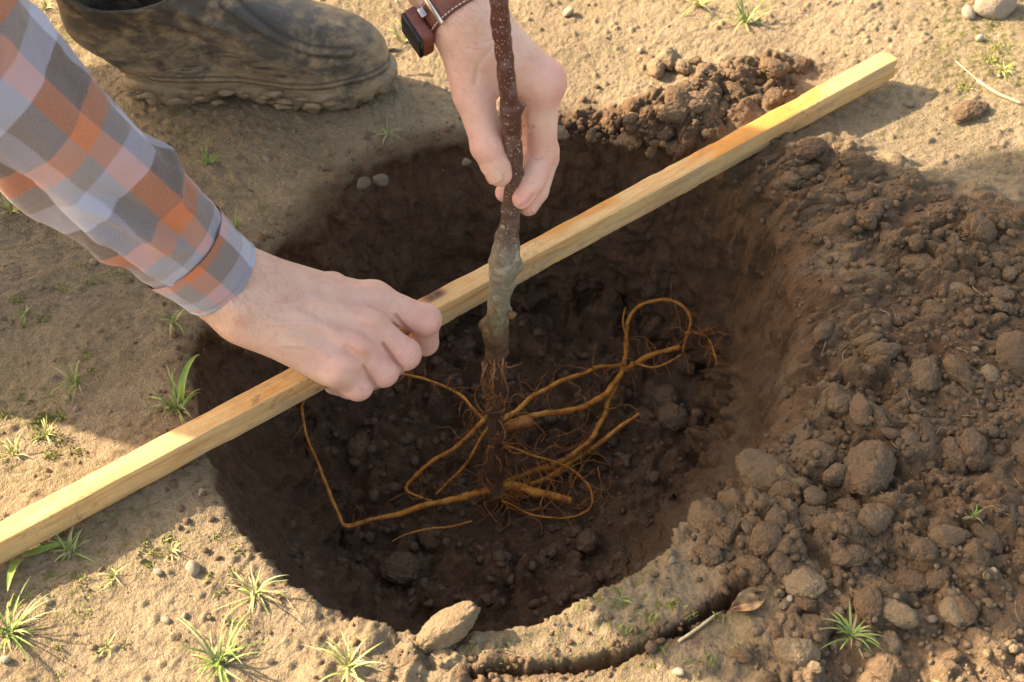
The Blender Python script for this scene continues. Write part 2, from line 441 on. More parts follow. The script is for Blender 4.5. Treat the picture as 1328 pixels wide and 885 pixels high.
D -= trod * .0012 * np.clip(1 - np.abs(fbm2(a, b, 26, 3, 26)) * 12, 0, 1)
db_ = np.hypot(X + .0195, Y - .012); D = np.where((db_ < .09) & (SW < .3), D * sstep(.015, .085, db_) - .010 * (1 - sstep(.03, .085, db_)), D)
D *= 1 - far
X3 = X + NB[..., 0] * D; Y3 = Y + NB[..., 1] * D; Z3 = Z + NB[..., 2] * D
rb2 = np.exp(-((Rr - np.interp(TH, TT, RR)) / .024) ** 2)
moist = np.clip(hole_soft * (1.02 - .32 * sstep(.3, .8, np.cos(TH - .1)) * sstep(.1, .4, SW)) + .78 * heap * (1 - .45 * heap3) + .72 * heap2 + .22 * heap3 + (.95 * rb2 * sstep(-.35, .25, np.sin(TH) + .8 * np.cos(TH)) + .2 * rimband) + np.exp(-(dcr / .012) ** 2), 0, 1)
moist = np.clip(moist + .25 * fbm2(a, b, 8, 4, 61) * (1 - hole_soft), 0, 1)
moss = np.clip(sstep(-.2, -.45, X) * .5 + .8 * np.exp(-((X - .1) / .12) ** 2 - ((Y + .26) / .05) ** 2) + .7 * np.exp(-((X - .5) / .09) ** 2 - ((Y - .45) / .12) ** 2) + .25, 0, 1) * trod * sstep(-.1, .35, fbm2(X, Y, 11, 3, 62))
Fg = grid_faces(NG, NG)
gme = mesh_np('ground', np.stack([X3, Y3, Z3], -1).reshape(-1, 3), Fg, M_ground, True, None, {'moist': moist.ravel(), 'moss': moss.ravel()})
link('ground', gme, kind='structure', label='trodden tan soil with a round dug planting hole')
def ground_z(x, y):
    th = math.atan2(y - HC[1], x - HC[0]); r = math.hypot(x - HC[0], y - HC[1])
    rho = np.linspace(0, 2, 1600); rr_, _, _ = rad_map(rho, np.full(rho.shape, th))
    q = float(np.interp(r, rr_, rho)); u, v = q * math.cos(th), q * math.sin(th)
    i = int(np.clip(np.searchsorted(ax, u), 1, NG - 1)); j = int(np.clip(np.searchsorted(ax, v), 1, NG - 1))
    return float(Z3[j, i])
def on_ground(px, py, dz=0.0):
    p = W(px, py, 0)
    for _ in range(4): p = W(px, py, ground_z(p[0], p[1]) + dz)
    return p

# ------------------------------------------------------------------ WOODEN BATTEN
def wood_mat():
    t = NT('sawn_wood'); p = t.co(); s = t.scale(p, (1.0, 14, 14))
    g = t.noise(s, 9, 5, .6, dist=.6); g2 = t.noise(t.scale(p, (2, 45, 45)), 22, 5, .65)
    col = t.ramp(g, [(.25, (.42, .20, .075)), (.42, (.63, .355, .145)), (.60, (.72, .45, .205)), (.8, (.54, .28, .11))])
    col = t.mix(t.rng(g2, .5, .72, 0, .75), col, (.38, .21, .09))
    x, y, z = [t.n('SeparateXYZ', {0: p}).outputs[i] for i in range(3)]
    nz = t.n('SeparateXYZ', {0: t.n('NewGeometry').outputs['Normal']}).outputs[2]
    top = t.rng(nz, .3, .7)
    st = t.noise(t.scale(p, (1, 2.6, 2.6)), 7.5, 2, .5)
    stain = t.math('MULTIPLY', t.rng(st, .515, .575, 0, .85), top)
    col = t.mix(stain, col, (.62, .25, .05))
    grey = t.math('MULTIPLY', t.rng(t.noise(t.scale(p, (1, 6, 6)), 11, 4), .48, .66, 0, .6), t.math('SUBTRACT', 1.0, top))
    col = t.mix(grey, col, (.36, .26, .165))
    dirt = t.math('MULTIPLY', t.rng(t.noise(p, 110, 5, .75), .52, .66, 0, .8), t.rng(t.noise(p, 12, 3), .5, .62, .15, 1)); col = t.mix(dirt, col, (.16, .10, .06))
    kn = t.attr('knot'); col = t.mix(kn, col, t.mix(t.rng(t.noise(p, 300, 3), .3, .7), (.10, .045, .025), (.24, .12, .075)))
    h = t.math('ADD', g2, t.math('MULTIPLY', t.noise(p, 500, 3), .5))
    return t.out(Base_Color=col, Roughness=.72, Specular_IOR_Level=.25, Normal=t.bump(h, .45, .0012))
M_wood = wood_mat()
PA = W(1153, 83, .018); PB = W(-190, 809, .018)          # centre line at mid height
PB[2] = .018; PDIR = norm(PB - PA); PL = float(np.linalg.norm(PB - PA)); PW, PH = .0098, .0122
def plank():
    prof = []; b = .0007
    for cx, cy, q in ((1, 1, 0), (-1, 1, 1), (-1, -1, 2), (1, -1, 3)):
        for k in range(3):
            an = math.pi / 2 * (q + k / 2); prof.append((cx * (PW - b) + b * math.cos(an), cy * (PH - b) + b * math.sin(an)))
    sub = []
    for i in range(12):
        p, q = np.array(prof[i]), np.array(prof[(i + 1) % 12]); m = 5 if np.linalg.norm(q - p) > .005 else 1
        for k in range(m): sub.append(p + (q - p) * k / m)
    sub = np.array(sub); n = len(sub); ns = 420
    xs = np.linspace(0, PL, ns); V = np.zeros((ns, n, 3)); V[..., 0] = xs[:, None]
    V[..., 1] = sub[:, 0]; V[..., 2] = sub[:, 1]
    cnr = np.abs(sub[:, 0] / PW) * np.abs(sub[:, 1] / PH)
    nz = vn3(V * np.array([.3, 1, 1]), 160, 3) * .0004 + vn3(V, 30, 5) * .0003
    nick = np.clip(vn3(V * np.array([.6, .3, .3]), 90, 9) - .45, 0, 1) * .0016
    V[..., 1] += np.sign(V[..., 1]) * (nz - nick * cnr); V[..., 2] += np.sign(V[..., 2]) * (nz * .6 - nick * cnr)
    # splintered far end
    e = np.clip(1 - xs / .02, 0, 1)[:, None]
    step = np.where(sub[:, 0] < -.002, .006, 0) + .004 * vn2(sub[:, 0] * 400, sub[:, 1] * 300, 4)
    V[..., 0] += e * step; V[..., 1] += .0012 * np.sin(xs * 4)[:, None]
    V = V.reshape(-1, 3); F = [grid_faces(n, ns, True)]
    a, b_ = len(V), len(V) + 1; V = np.vstack([V, [.004, 0, 0], [PL, 0, 0]])
    i = np.arange(n); j = (i + 1) % n
    F.append(np.concatenate([np.stack([j, i, np.full(n, a)], -1), np.stack([(ns - 1) * n + i, (ns - 1) * n + j, np.full(n, b_)], -1)]))
    kp = plank_local(WY(562, 386, .0) if False else W(563, 383, .0305))
    kn = np.exp(-(((V[:, 0] - kp[0]) / .0105) ** 4 + ((V[:, 1] - kp[1]) / .0052) ** 4)) * (V[:, 2] > PH * .6)
    return mesh_np('wooden_batten', V, F, M_wood, True, None, {'knot': np.clip(kn * 1.3, 0, 1)})
RZ = math.atan2(PDIR[1], PDIR[0])
def plank_local(p):
    d = np.asarray(p) - PA; c, s = math.cos(RZ), math.sin(RZ); return np.array([d[0] * c + d[1] * s, -d[0] * s + d[1] * c, d[2]])
def plank_world(l):
    c, s = math.cos(RZ), math.sin(RZ); return np.array([PA[0] + l[0] * c - l[1] * s, PA[1] + l[0] * s + l[1] * c, PA[2] + l[2]])
pk = link('wooden_batten', plank(), label='long sawn softwood batten laid across the planting hole', category='batten')
pk.location = PA; pk.rotation_euler = (0, 0, RZ)

# ------------------------------------------------------------------ YOUNG TREE
def bark_mat():
    t = NT('sapling_bark'); uv = t.co('UV'); p = t.n('NewGeometry').outputs['Position']
    z = t.attr('tone')
    n = t.noise(p, 120, 5, .65); n2 = t.noise(p, 500, 3)
    zz = t.math('ADD', z, t.rng(n, .3, .7, -.06, .06))
    col = t.ramp(zz, [(.0, (.22, .13, .075)), (.12, (.17, .085, .045)), (.30, (.15, .075, .038)), (.38, (.17, .10, .045)), (.42, (.25, .185, .10)), (.56, (.29, .25, .17)), (.66, (.13, .075, .055)), (.8, (.095, .036, .026)), (1, (.115, .032, .024))])
    col = t.mix(t.rng(n2, .35, .7, .35, 0), col, (.02, .012, .01))
    lt = t.noise(p, 60, 3); sil = t.math('MULTIPLY', t.rng(lt, .5, .66, 0, .5), t.rng(z, .5, .62, 0, 1)); col = t.mix(sil, col, (.20, .14, .125))
    v = t.voro(t.scale(uv, (1, .7, 1)), 420); dots = t.math('MULTIPLY', t.rng(v, .17, .27, 1, 0), t.rng(z, .5, .64, .0, 1)); col = t.mix(t.math('MULTIPLY', dots, t.rng(t.noise(p, 170, 2), .35, .6)), col, (.50, .38, .29))
    pn = t.rng(t.noise(p, 85, 4), .56, .64); pale = t.math('MULTIPLY', pn, t.math('MULTIPLY', t.rng(z, .36, .42), t.rng(z, .6, .66, 1, 0))); col = t.mix(t.math('MULTIPLY', pale, .5), col, (.45, .42, .32))
    rg = t.noise(t.scale(p, (1, 1, .15)), 260, 4); h = t.math('ADD', t.math('MULTIPLY', rg, t.rng(z, .3, .45, 1.6, .2)), t.math('ADD', n, t.math('MULTIPLY', dots, .5)))
    return t.out(Base_Color=col, Roughness=.55, Specular_IOR_Level=.4, Normal=t.bump(h, .5, .0016))
M_bark = bark_mat()
def root_mat(name, a, b, c):
    t = NT(name); p = t.co(); n = t.noise(p, 90, 4, .65); n2 = t.noise(p, 600, 3)
    col = t.ramp(n, [(.3, a), (.5, b), (.72, c)]); col = t.mix(t.rng(n2, .5, .75, 0, .6), col, (.06, .03, .015))
    return t.out(Base_Color=col, Roughness=.6, Specular_IOR_Level=.3, Normal=t.bump(n2, .5, .001))
M_root = root_mat('root_bark', (.22, .065, .012), (.60, .225, .035), (.72, .34, .075))
M_fine = root_mat('fine_root', (.15, .05, .015), (.34, .12, .03), (.42, .19, .05))
TY = .012
tree = thing('young_tree', 'bare root sapling with red brown stem held upright in the hole', 'sapling', tuple(WY(640, 640, TY)))
TR = [(641, 650, 30), (640, 638, 40), (640, 624, 36), (641, 606, 26), (642, 560, 22), (642, 515, 25), (643, 480, 28), (644, 450, 29), (645, 425, 28), (646, 405, 27), (648, 385, 29),
      (651, 362, 35), (654, 342, 40), (656, 326, 37), (658, 306, 30), (662, 285, 26), (664, 265, 25), (666, 235, 25), (666, 205, 25), (664, 175, 25), (662, 143, 27), (660, 130, 25), (657, 100, 24), (653, 60, 24), (650, 30, 25), (647, 0, 24),
      (645, -60, 24), (646, -140, 22), (644, -230, 19)]
def trunk_pt(px, py): return WY(px, py, TY - .004 * sstep(640, 0, np.array(py, float)))
tc = np.array([trunk_pt(x, y) for x, y, _ in TR])
dep = (tc - CAM) @ FWD
tr_ = np.array([q[2] for q in TR]) * .5 / FPX * dep
tc[0] -= np.array([0, 0, .006])
C = catmull(tc, 300); rr = catmull(np.c_[tr_, tr_, tr_], 300)[:, 0]
V, F, uv = tube(C, rr, 28)
zz = np.r_[np.repeat(np.linspace(0, len(TR) - 1, 300), 28), 0, len(TR) - 1]
rowpy = np.interp(zz, np.arange(len(TR)), [q[1] for q in TR])
tone = np.interp(-rowpy, [-650, -600, -455, -432, -410, -395, -350, -318, -290, -230, -150, 0, 300], [.0, .15, .26, .35, .42, .48, .54, .60, .68, .74, .86, .97, 1])
N = norm(V - np.r_[np.repeat(C, 28, 0), C[:1], C[-1:]])
low = sstep(.45, .3, tone)
thv = np.r_[np.tile(np.arange(28), 300), 0, 0] / 28 * 2 * math.pi
V = V + N * (.0009 * vn3(V, 160, 1) + .0012 * vn3(V, 60, 2) + low * (.0012 * vn2(thv * 4, rowpy * .02, 6) + .0034 * vn3(V, 75, 8) + .0016 * vn3(V, 190, 9)))[:, None]
def bumpat(px, py, r, amp, side):
    global V
    c = trunk_pt(px, py); V = V + N * (amp * np.exp(-(np.linalg.norm(V - c, axis=1) / r) ** 2))[:, None]
for px, py, r, a_, sd in ((633, 420, .006, .005, 0), (664, 402, .005, .005, 0), (671, 345, .007, .004, 0), (666, 366, .005, .003, 0), (643, 305, .005, .002, 0), (676, 138, .004, .004, 0), (641, 398, .004, .0022, 0), (630, 425, .007, .005, 0)):
    bumpat(px, py, r, a_, sd)
under(link('trunk', mesh_np('trunk', V, F, M_bark, True, uv, {'tone': tone})), tree)
def px_tube(pts, n=40, ns=8, wob=.18, seed=0, end=1.0):
    """pts: (px, py, z, width px)"""
    P = np.array([W(x, y, z) for x, y, z, _ in pts]); dp = (P - CAM) @ FWD
    r = np.array([q[3] for q in pts]) * (.40 if len(pts) > 4 else .46) / FPX * dp
    Cc = catmull(P, n); rr = np.maximum(catmull(np.c_[r, r, r], n)[:, 0], .0003)
    Cc = Cc + .0022 * np.stack([vn3(Cc, 45, seed + k) for k in range(3)], -1) * sstep(0, .15, np.linspace(0, 1, n))[:, None]
    gz_ = np.array([ground_z(q[0], q[1]) for q in Cc]); Cc[:, 2] = np.maximum(Cc[:, 2], gz_ + rr * .5)
    return tube(Cc, rr, ns, wob, seed)
fz = -DEPTH
ROOTS = [
 [(640, 632, fz + .012, 16), (612, 643, fz + .016, 12), (560, 655, fz + .022, 10), (500, 671, fz + .026, 8.5), (452, 682, fz + .034, 7.5), (438, 668, fz + .040, 6), (420, 625, fz + .05, 5.5), (402, 575, fz + .066, 5), (391, 535, fz + .085, 4.5), (402, 514, fz + .10, 4), (425, 490, fz + .12, 3.5)],
 [(632, 548, -.16, 6), (614, 530, -.155, 5), (600, 515, -.155, 4.5), (570, 499, -.15, 4), (540, 490, -.14, 4), (510, 478, -.13, 3.5)],
 [(634, 540, -.15, 8), (615, 558, -.165, 7), (590, 580, -.185, 7), (560, 600, -.2, 6.5), (535, 622, -.215, 5.5), (528, 636, -.210, 4.5), (545, 645, -.212, 3), (560, 650, -.213, 2)],
 [(633, 555, -.16, 5), (625, 570, -.17, 5), (608, 598, -.195, 5), (585, 622, -.215, 4), (567, 640, -.228, 3)],
 [(648, 548, -.15, 9), (668, 533, -.15, 8), (700, 512, -.155, 7.5), (730, 494, -.165, 7), (770, 480, -.18, 6.5), (810, 473, -.19, 5)],
 [(652, 552, -.155, 12), (690, 539, -.16, 10), (735, 532, -.175, 10), (765, 525, -.185, 10), (790, 507, -.19, 10), (806, 480, -.195, 9), (812, 455, -.2, 8), (813, 432, -.2, 7), (818, 410, -.195, 6), (835, 394, -.185, 5.5), (860, 387, -.175, 5), (884, 395, -.175, 5), (894, 415, -.18, 4.5), (890, 440, -.19, 3.5), (886, 455, -.195, 2.5)],
 [(648, 628, -.225, 9), (690, 614, -.22, 8.5), (730, 598, -.215, 8.5), (765, 572, -.205, 8.5), (780, 545, -.2, 8), (790, 518, -.198, 8), (806, 480, -.195, 6)],
 [(655, 640, -.228, 8), (690, 627, -.225, 8), (735, 602, -.22, 8), (765, 584, -.215, 8), (795, 562, -.21, 7), (829, 535, -.2, 5)],
 [(806, 482, -.197, 6), (835, 465, -.195, 7), (858, 457, -.192, 6.5), (882, 451, -.188, 6)],
 [(645, 630, -.222, 15), (675, 634, -.215, 12), (705, 641, -.215, 11.5), (740, 651, -.217, 10)],
 [(655, 578, -.185, 4), (690, 590, -.19, 3.5), (728, 603, -.2, 4), (750, 617, -.21, 4), (766, 638, -.22, 4), (763, 660, -.225, 3.5), (735, 672, -.228, 3.5), (690, 668, -.228, 3), (650, 650, -.228, 2.5)],
 [(888, 432, -.185, 3), (905, 430, -.18, 3), (920, 440, -.178, 2.5), (931, 474, -.18, 2)],
 [(612, 676, -.215, 3), (590, 682, -.212, 3.2), (560, 685, -.21, 3.2), (530, 692, -.21, 2.8), (510, 703, -.212, 1.5)],
 [(645, 552, -.158, 22), (665, 550, -.157, 20), (682, 549, -.158, 18), (690, 548, -.159, 13)],
 [(812, 440, -.198, 4), (808, 420, -.195, 3), (812, 400, -.19, 2)],
 [(818, 470, -.195, 3), (845, 476, -.195, 3), (870, 468, -.192, 2.5), (884, 460, -.19, 2)],
]
for i, pts in enumerate(ROOTS):
    V, F, uv = px_tube(pts, 80 if len(pts) > 6 else 36, 9, .34, i)
    under(link('root', mesh_np('root', V, F, M_root if i != 13 else M_fine)), tree)
def wander(p, d, L, n, curl, seed):
    out = [np.asarray(p, float)]; d = norm(d); r_ = np.random.default_rng(seed); w_ = r_.normal(size=3)
    for i in range(n):
        w_ = .7 * w_ + r_.normal(size=3) * .7; d = norm(d + w_ * curl); q = out[-1] + d * L / n
        g = -DEPTH + .004
        if q[2] < g: q[2] = g + .001; d[2] = abs(d[2]) * .3
        out.append(q)
    return np.array(out)
parts = []
for k in range(300):        # short rootlets off the main roots
    pts = ROOTS[rng.integers(0, 12)]; j = rng.integers(0, len(pts) - 1); f = rng.random()
    q = [pts[j][i] * (1 - f) + pts[j + 1][i] * f for i in range(3)]; p = W(*q)
    L = rng.uniform(.008, .05); Cc = wander(p, rng.normal(size=3) * (1, 1, .5), L, 9, .35, 100 + k)
    V, F, _ = tube(Cc, np.linspace(.00065, .0002, 10) * rng.uniform(.5, 1.2), 4, cap=False); parts.append((V, F))
for k in range(95):        # rootlets along the lower stem and crown
    py = rng.choice([rng.uniform(455, 520), rng.uniform(520, 640), rng.uniform(625, 645)]); p = trunk_pt(642 + rng.uniform(-15, 15), py) + np.array([0, rng.uniform(-.01, -.004), 0])
    d = np.array([rng.normal(), rng.normal() - .5, rng.normal() * .7 - .35]); L = rng.uniform(.008, .03) if py < 620 else rng.uniform(.02, .07)
    Cc = wander(p, d, L, 10, .45, 400 + k); V, F, _ = tube(Cc, np.linspace(.0008, .0003, 11) * rng.uniform(.6, 1.4), 4, cap=False); parts.append((V, F))
for k in range(46):         # bound wisps to the right of the crown and under it
    p = W(rng.uniform(655, 780), rng.uniform(560, 660), -.215 + rng.uniform(0, .02)); Cc = wander(p, (rng.normal() + .5, rng.normal() + .3, 0), rng.uniform(.03, .08), 12, .3, 700 + k)
    V, F, _ = tube(Cc, np.linspace(.0007, .0003, 13), 4, cap=False); parts.append((V, F))
V, F = join(parts)
o = under(link('fine_roots', mesh_np('fine_roots', V, F, M_fine)), tree); o['kind'] = 'stuff'
parts = []
for k in range(6):         # pale hoops of bundled roots below the graft
    x0 = 641 + rng.uniform(-13, 13); y0 = 458 + rng.uniform(-4, 10); x1 = x0 + rng.uniform(-9, 9); y1 = y0 + rng.uniform(20, 60); bow = rng.uniform(-9, 9)
    x1 = .7 * x1 + .3 * 641; P = [trunk_pt(x0, y0) + (0, -.006, 0), trunk_pt(x0 + bow * .7, y0 + (y1 - y0) * .3) + (0, -.0135, .002), trunk_pt(x1 + bow, y0 + (y1 - y0) * .65) + (0, -.0145, 0), trunk_pt(x1, y1) + (0, -.009, 0)]
    V, F, _ = tube(catmull(P, 22) + .0022 * np.stack([vn3(catmull(P, 22), 70, k + q) for q in range(3)], -1), np.linspace(.0012, .0005, 22), 6, .3, k); parts.append((V, F))
V, F = join(parts); o = under(link('root_bundle', mesh_np('root_bundle', V, F, root_mat('bundle_root', (.17, .065, .03), (.33, .14, .055), (.42, .22, .10)))), tree); o['kind'] = 'stuff'
# leaf scars and the pruning scar
def blob(c, r, nrm, flat, seed, mat, name, parent, sub=2):
    V, F = ico(sub); V = V * (1 + .25 * vn3(V + seed, 1.7, seed))[:, None]; n = norm(nrm); V = V - np.outer(V @ n, n) * (1 - flat)
    return under(link(name, mesh_np(name, np.asarray(c) + V * r, F, mat)), parent)
def ico(sub):
    import bmesh
    bm = bmesh.new(); bmesh.ops.create_icosphere(bm, subdivisions=sub, radius=1)
    V = np.array([v.co[:] for v in bm.verts]); F = np.array([[v.index for v in f.verts] for f in bm.faces]); bm.free(); return V, F
M_scar = plain('leaf_scar', (.30, .21, .13), .8, .3, 300, .5)
M_scar2 = plain('graft_scar', (.20, .10, .035), .8, .4, 250, .6)
for px, py, r, m in ((643, 397, .0035, M_scar2), (664, 402, .004, M_scar2), (632, 421, .0048, M_scar2), (630, 429, .0035, M_scar2), (652, 288, .002, M_scar)):
    c = trunk_pt(px, py) + np.array([0, -.0080 if py > 250 else -.0068, .002]); blob(c, r, (0, -1, .4), .3, px, m, 'bud_scar', tree) if py > 20 else None

# ------------------------------------------------------------------ PERSON
person = thing('person', 'person in plaid flannel shirt and muddy boots crouching to plant the sapling', 'person', (-.62, .3, 0))
VIEW = -FWD
RED = []
def crease(V, N, a, b, w, depth):
    a = np.asarray(a); b = np.asarray(b); ab = b - a; t = np.clip((V - a) @ ab / (ab @ ab + 1e-12), 0, 1)
    d = np.linalg.norm(V - a - t[:, None] * ab, axis=1); return V - N * (depth * np.exp(-(d / w) ** 2))[:, None]
def hand_mesh(sd, reds, creases, it=2):
    V, F = sd.nets(); V = smooth_vf(V, F, it); N = vnormals(V, F)
    for a, b, w_, dp in creases: V = crease(V, N, a, b, w_, dp)
    red = np.zeros(len(V))
    for c, r, am in reds: red = np.maximum(red, am * np.exp(-(np.linalg.norm(V - c, axis=1) / r) ** 2))
    return V, F, red
# ---- right hand on the batten
wr = W(318, 384, .108); cuffc = W(286, 361, .122); elb = cuffc + (W(-35, 88, .34) - cuffc) * 1.17; shR = np.array([-.64, .19, .71])
I0, M0, R0, P0 = W(484, 390, .074), W(474, 420, .074), W(459, 452, .067), W(438, 477, .057)
I1, M1, R1, P1 = W(550, 415, .056), W(523, 459, .049), W(495, 481, .043), W(463, 500, .037)
I2, M2, R2, P2 = W(551, 444, .022), W(510, 472, .016), W(482, 490, .012), W(452, 503, .011)
I3, M3, R3, P3 = W(524, 448, .002), W(486, 470, -.002), W(458, 486, -.003), W(432, 500, -.001)
sd = SDF(W(255, 330, .12) - (.06, .13, .19), W(570, 420, .05) + (.03, .12, .13), .00095)
palm_n = norm(np.cross(P0 - wr, I0 - wr)); palm_n *= np.sign(palm_n[2])
fl = (palm_n, .62)
sd.cone(cuffc + norm(elb - cuffc) * .06, cuffc, .036, .0335, .01, (palm_n, .86))
sd.cone(cuffc, wr, .0335, .0305, .012, (palm_n, .80))
for m, r0, r1 in ((I0, .024, .0165), (M0, .024, .0165), (R0, .023, .0160), (P0, .021, .0145)):
    st_ = wr + (m - wr) * .10 + (np.asarray(m) - (M0 + R0) / 2) * .32
    sd.cone(st_ - palm_n * .004, m - palm_n * .004, r0, r1, .020, (palm_n, .85))
sd.cone(wr + (P0 - wr) * .35, P0 - palm_n * .006 + (P0 - wr) * -.08, .0195, .015, .012)      # heel of the hand, little-finger side
thm = W(372, 368, .088); sd.cone(wr + (thm - wr) * .25, W(430, 376, .058), .0215, .0155, .014)           # thumb base on the far side
TB = [W(430, 378, .056), W(468, 388, .036), W(498, 396, .014)]
sd.chain([TB[0], TB[1], TB[2]], [.0150, .0125, .0105], .006)
for pts, r in (((I0, I1, I2, I3), (.0155, .0136, .0120, .0095)), ((M0, M1, M2, M3), (.0155, .0138, .0112, .009)), ((R0, R1, R2, R3), (.0150, .0134, .0106, .0086)), ((P0, P1, P2, P3), (.0140, .0124, .0096, .008))):
    sd.cone(pts[0], pts[0] + (pts[1] - pts[0]) * .5, r[0], r[1] * .98, .006)
    sd.cone(pts[0] + (pts[1] - pts[0]) * .5, pts[1], r[1] * .98, r[1], .0025)
    sd.cone(pts[1], pts[2], r[1] * .96, r[2], .0025); sd.cone(pts[2], pts[3], r[2], r[3], .0025)
for m, r in ((I0, .011), (M0, .0115), (R0, .011), (P0, .010)): sd.ball(m + palm_n * .0050, r, .014)
for m, r in ((I1, .0130), (M1, .0132), (R1, .0128), (P1, .0116)): sd.ball(m + norm(m - wr) * .0018 + palm_n * .001, r, .004)
for m in (I0, M0, R0, P0):                                                         # extensor tendons
    s0 = wr + (m - wr) * .35 + (np.asarray(m) - (M0 + R0) / 2) * .22; sd.cone(s0 + palm_n * .0185, m + palm_n * .0115, .0022, .0020, .010)
sd.ball(W(306, 400, .115) + palm_n * .008, .009, .016)                                # ulna head
for a_, b_, r in ((I0, M0, .0028), (M0, R0, .0028), (R0, P0, .0026)):                  # clefts between the knuckles
    mid = (np.asarray(a_) + b_) / 2; sd.cone(mid + palm_n * .0172 - norm(mid - wr) * .004, mid + palm_n * .0155 + norm(mid - wr) * .014, r * .4, r * .6, .010, sub=True)
reds = [(I0 + palm_n * .014, .022, .35), (M0 + palm_n * .014, .022, .42), (R0 + palm_n * .014, .02, .42), (P0 + palm_n * .012, .02, .45), ((M1 + R1 + P1 + I1) / 4, .045, .45), (I1, .02, .75), (M1, .018, .6), (R1, .018, .65), (P1, .016, .7), (I2, .02, .6)]
cr = []
for (p0, p1) in ((I0, I1), (M0, M1), (R0, R1), (P0, P1)):
    ax_ = norm(p1 - p0); side = norm(np.cross(ax_, palm_n)); up = norm(np.cross(side, ax_)); up *= np.sign(up @ palm_n)
    for k, dp in ((-.0055, .0007), (-.003, .0010), (-.0005, .0013), (.0022, .0010), (.0045, .0006)):
        c = p1 + ax_ * (k + .002) + up * .0125; cr.append((c - side * .006, c + side * .006, .0007, dp))
for k in range(4):
    c = wr + (M0 - wr) * (.02 + .05 * k) + palm_n * .026; s_ = norm(np.cross(M0 - wr, palm_n)); cr.append((c - s_ * .02, c + s_ * .016, .0012, .0005))
for k in range(5):                                                                  # veins / long wrinkles
    p = wr + (M0 - wr) * rng.uniform(.2, .5) + (I0 - P0) * rng.uniform(-.35, .3) + palm_n * .024; q = p + (M0 - wr) * .35 + (I0 - P0) * rng.uniform(-.1, .1)
    cr.append((p, q, .0028, -.0009))
VR, FR, redR = hand_mesh(sd, reds, cr)
def fold_lines(V, F, lines):
    """skin folds seen on the back of a hand: each a short polyline on the surface"""
    N = vnormals(V, F); d_ = V - CAM; k_ = d_ @ FWD; px = np.c_[664 + FPX * d_[:, 0] / k_, 442.5 - FPX * (d_ @ UPV) / k_]
    face = sstep(-.1, .25, N @ VIEW)
    for pts, w_, dp in lines:
        P = catmull(np.array(pts, float), 14); m = np.full(len(V), 99.)
        for a_, b_ in zip(P[:-1], P[1:]):
            ab = b_ - a_; t = np.clip((px - a_) @ ab / (ab @ ab), 0, 1); m = np.minimum(m, np.linalg.norm(px - a_ - t[:, None] * ab, axis=1))
        V = V - VIEW * (dp * face * np.exp(-(m / w_) ** 2))[:, None]
    return V
FOLDS = [([(513, 410), (523, 423), (537, 436)], 2.4, .0040), ([(496, 446), (506, 460), (521, 479)], 2.0, .0050), ([(471, 476), (477, 486), (486, 499)], 2.0, .0050),
         ([(500, 448), (508, 460), (521, 477)], 6, .0016), ([(474, 477), (480, 487), (487, 498)], 6, .0014)]
for x, y in ((551, 402), (555, 405), (559, 408), (563, 412)): FOLDS.append(([(x + 1.5, y - 7), (x + 1, y), (x - 3, y + 8)], .9, .0006))
for x, y in ((530, 455), (534, 459), (537, 464)): FOLDS.append(([(x + 5, y - 7), (x + 1, y), (x - 6, y + 5)], .9, .0006))
for x, y in ((503, 478), (506, 483)): FOLDS.append(([(x + 5, y - 6), (x + 1, y), (x - 6, y + 4)], .9, .0006))
for x, y in ((470, 498), (473, 503)): FOLDS.append(([(x + 5, y - 5), (x + 1, y), (x - 5, y + 3)], .9, .0006))
for k in range(16):
    x, y = rng.uniform(300, 350), rng.uniform(365, 440); FOLDS.append(([(x, y), (x + rng.uniform(-4, 8), y + 8), (x + rng.uniform(-6, 6), y + 17)], 1.2, .0004))
for x0, y0, x1, y1 in ((360, 395, 450, 398), (352, 420, 440, 430), (365, 448, 425, 462), (400, 398, 430, 425)): FOLDS.append(([(x0, y0), ((x0 + x1) / 2, (y0 + y1) / 2 - 5), (x1, y1)], 3.0, -.0010))
VR = fold_lines(VR, FR, FOLDS)
# ---- left hand around the stem
wl = WY(600, 16, .074); elbL = np.array([-.20, .29, .43]); shL = np.array([-.55, .60, .76])
T0, T1, T2, T3 = WY(596, 40, .065), WY(614, 122, .036), WY(633, 190, .010), WY(648, 226, .0005)
i0, i1, i2, i3 = WY(704, 112, .046), WY(703, 200, .026), WY(691, 236, .008), WY(678, 258, -.001)
m0, m1, m2, m3 = WY(692, 96, .066), WY(706, 205, .052), WY(695, 248, .032), WY(685, 267, .02)
r0, r1, r2, r3 = WY(680, 86, .085), WY(694, 190, .074), WY(674, 228, .055), WY(655, 250, .036)
p0, p1, p2, p3 = WY(668, 78, .10), WY(684, 165, .098), WY(672, 205, .082), WY(658, 222, .065)
sl_ = SDF(np.array([-.12, -.035, .07]), np.array([.075, .19, .40]), .00095)
fa = norm(elbL - wl); wide = norm(np.array([.86, .35, -.15])); hn = norm(np.cross(fa, wide))
sl_.cone(wl + fa * .10, wl + fa * .03, .0345, .0290, .01, (hn, .82)); sl_.cone(wl + fa * .03, wl, .0290, .0285, .01, (hn, .84))
for m, ra, rb in ((i0, .023, .0165), (m0, .023, .016), (r0, .022, .0155), (p0, .021, .0145)):
    sl_.cone(wl + (m - wl) * .08 + (m - m0) * .25, m, ra, rb, .012)
sl_.cone(wl + (T0 - wl) * .3, T1, .0225, .0165, .014); sl_.cone(T0 + (.008, .01, 0), T1 + (.006, .012, 0), .02, .013, .014)
sl_.cone(WY(625, 70, .058), WY(690, 98, .058), .021, .0155, .014)                       # web between thumb and finger
for a_, b_, ra, rb in ((T1, T2, .0155, .0128), (T2, T3, .0126, .0102)): sl_.cone(a_, b_, ra, rb, .004)
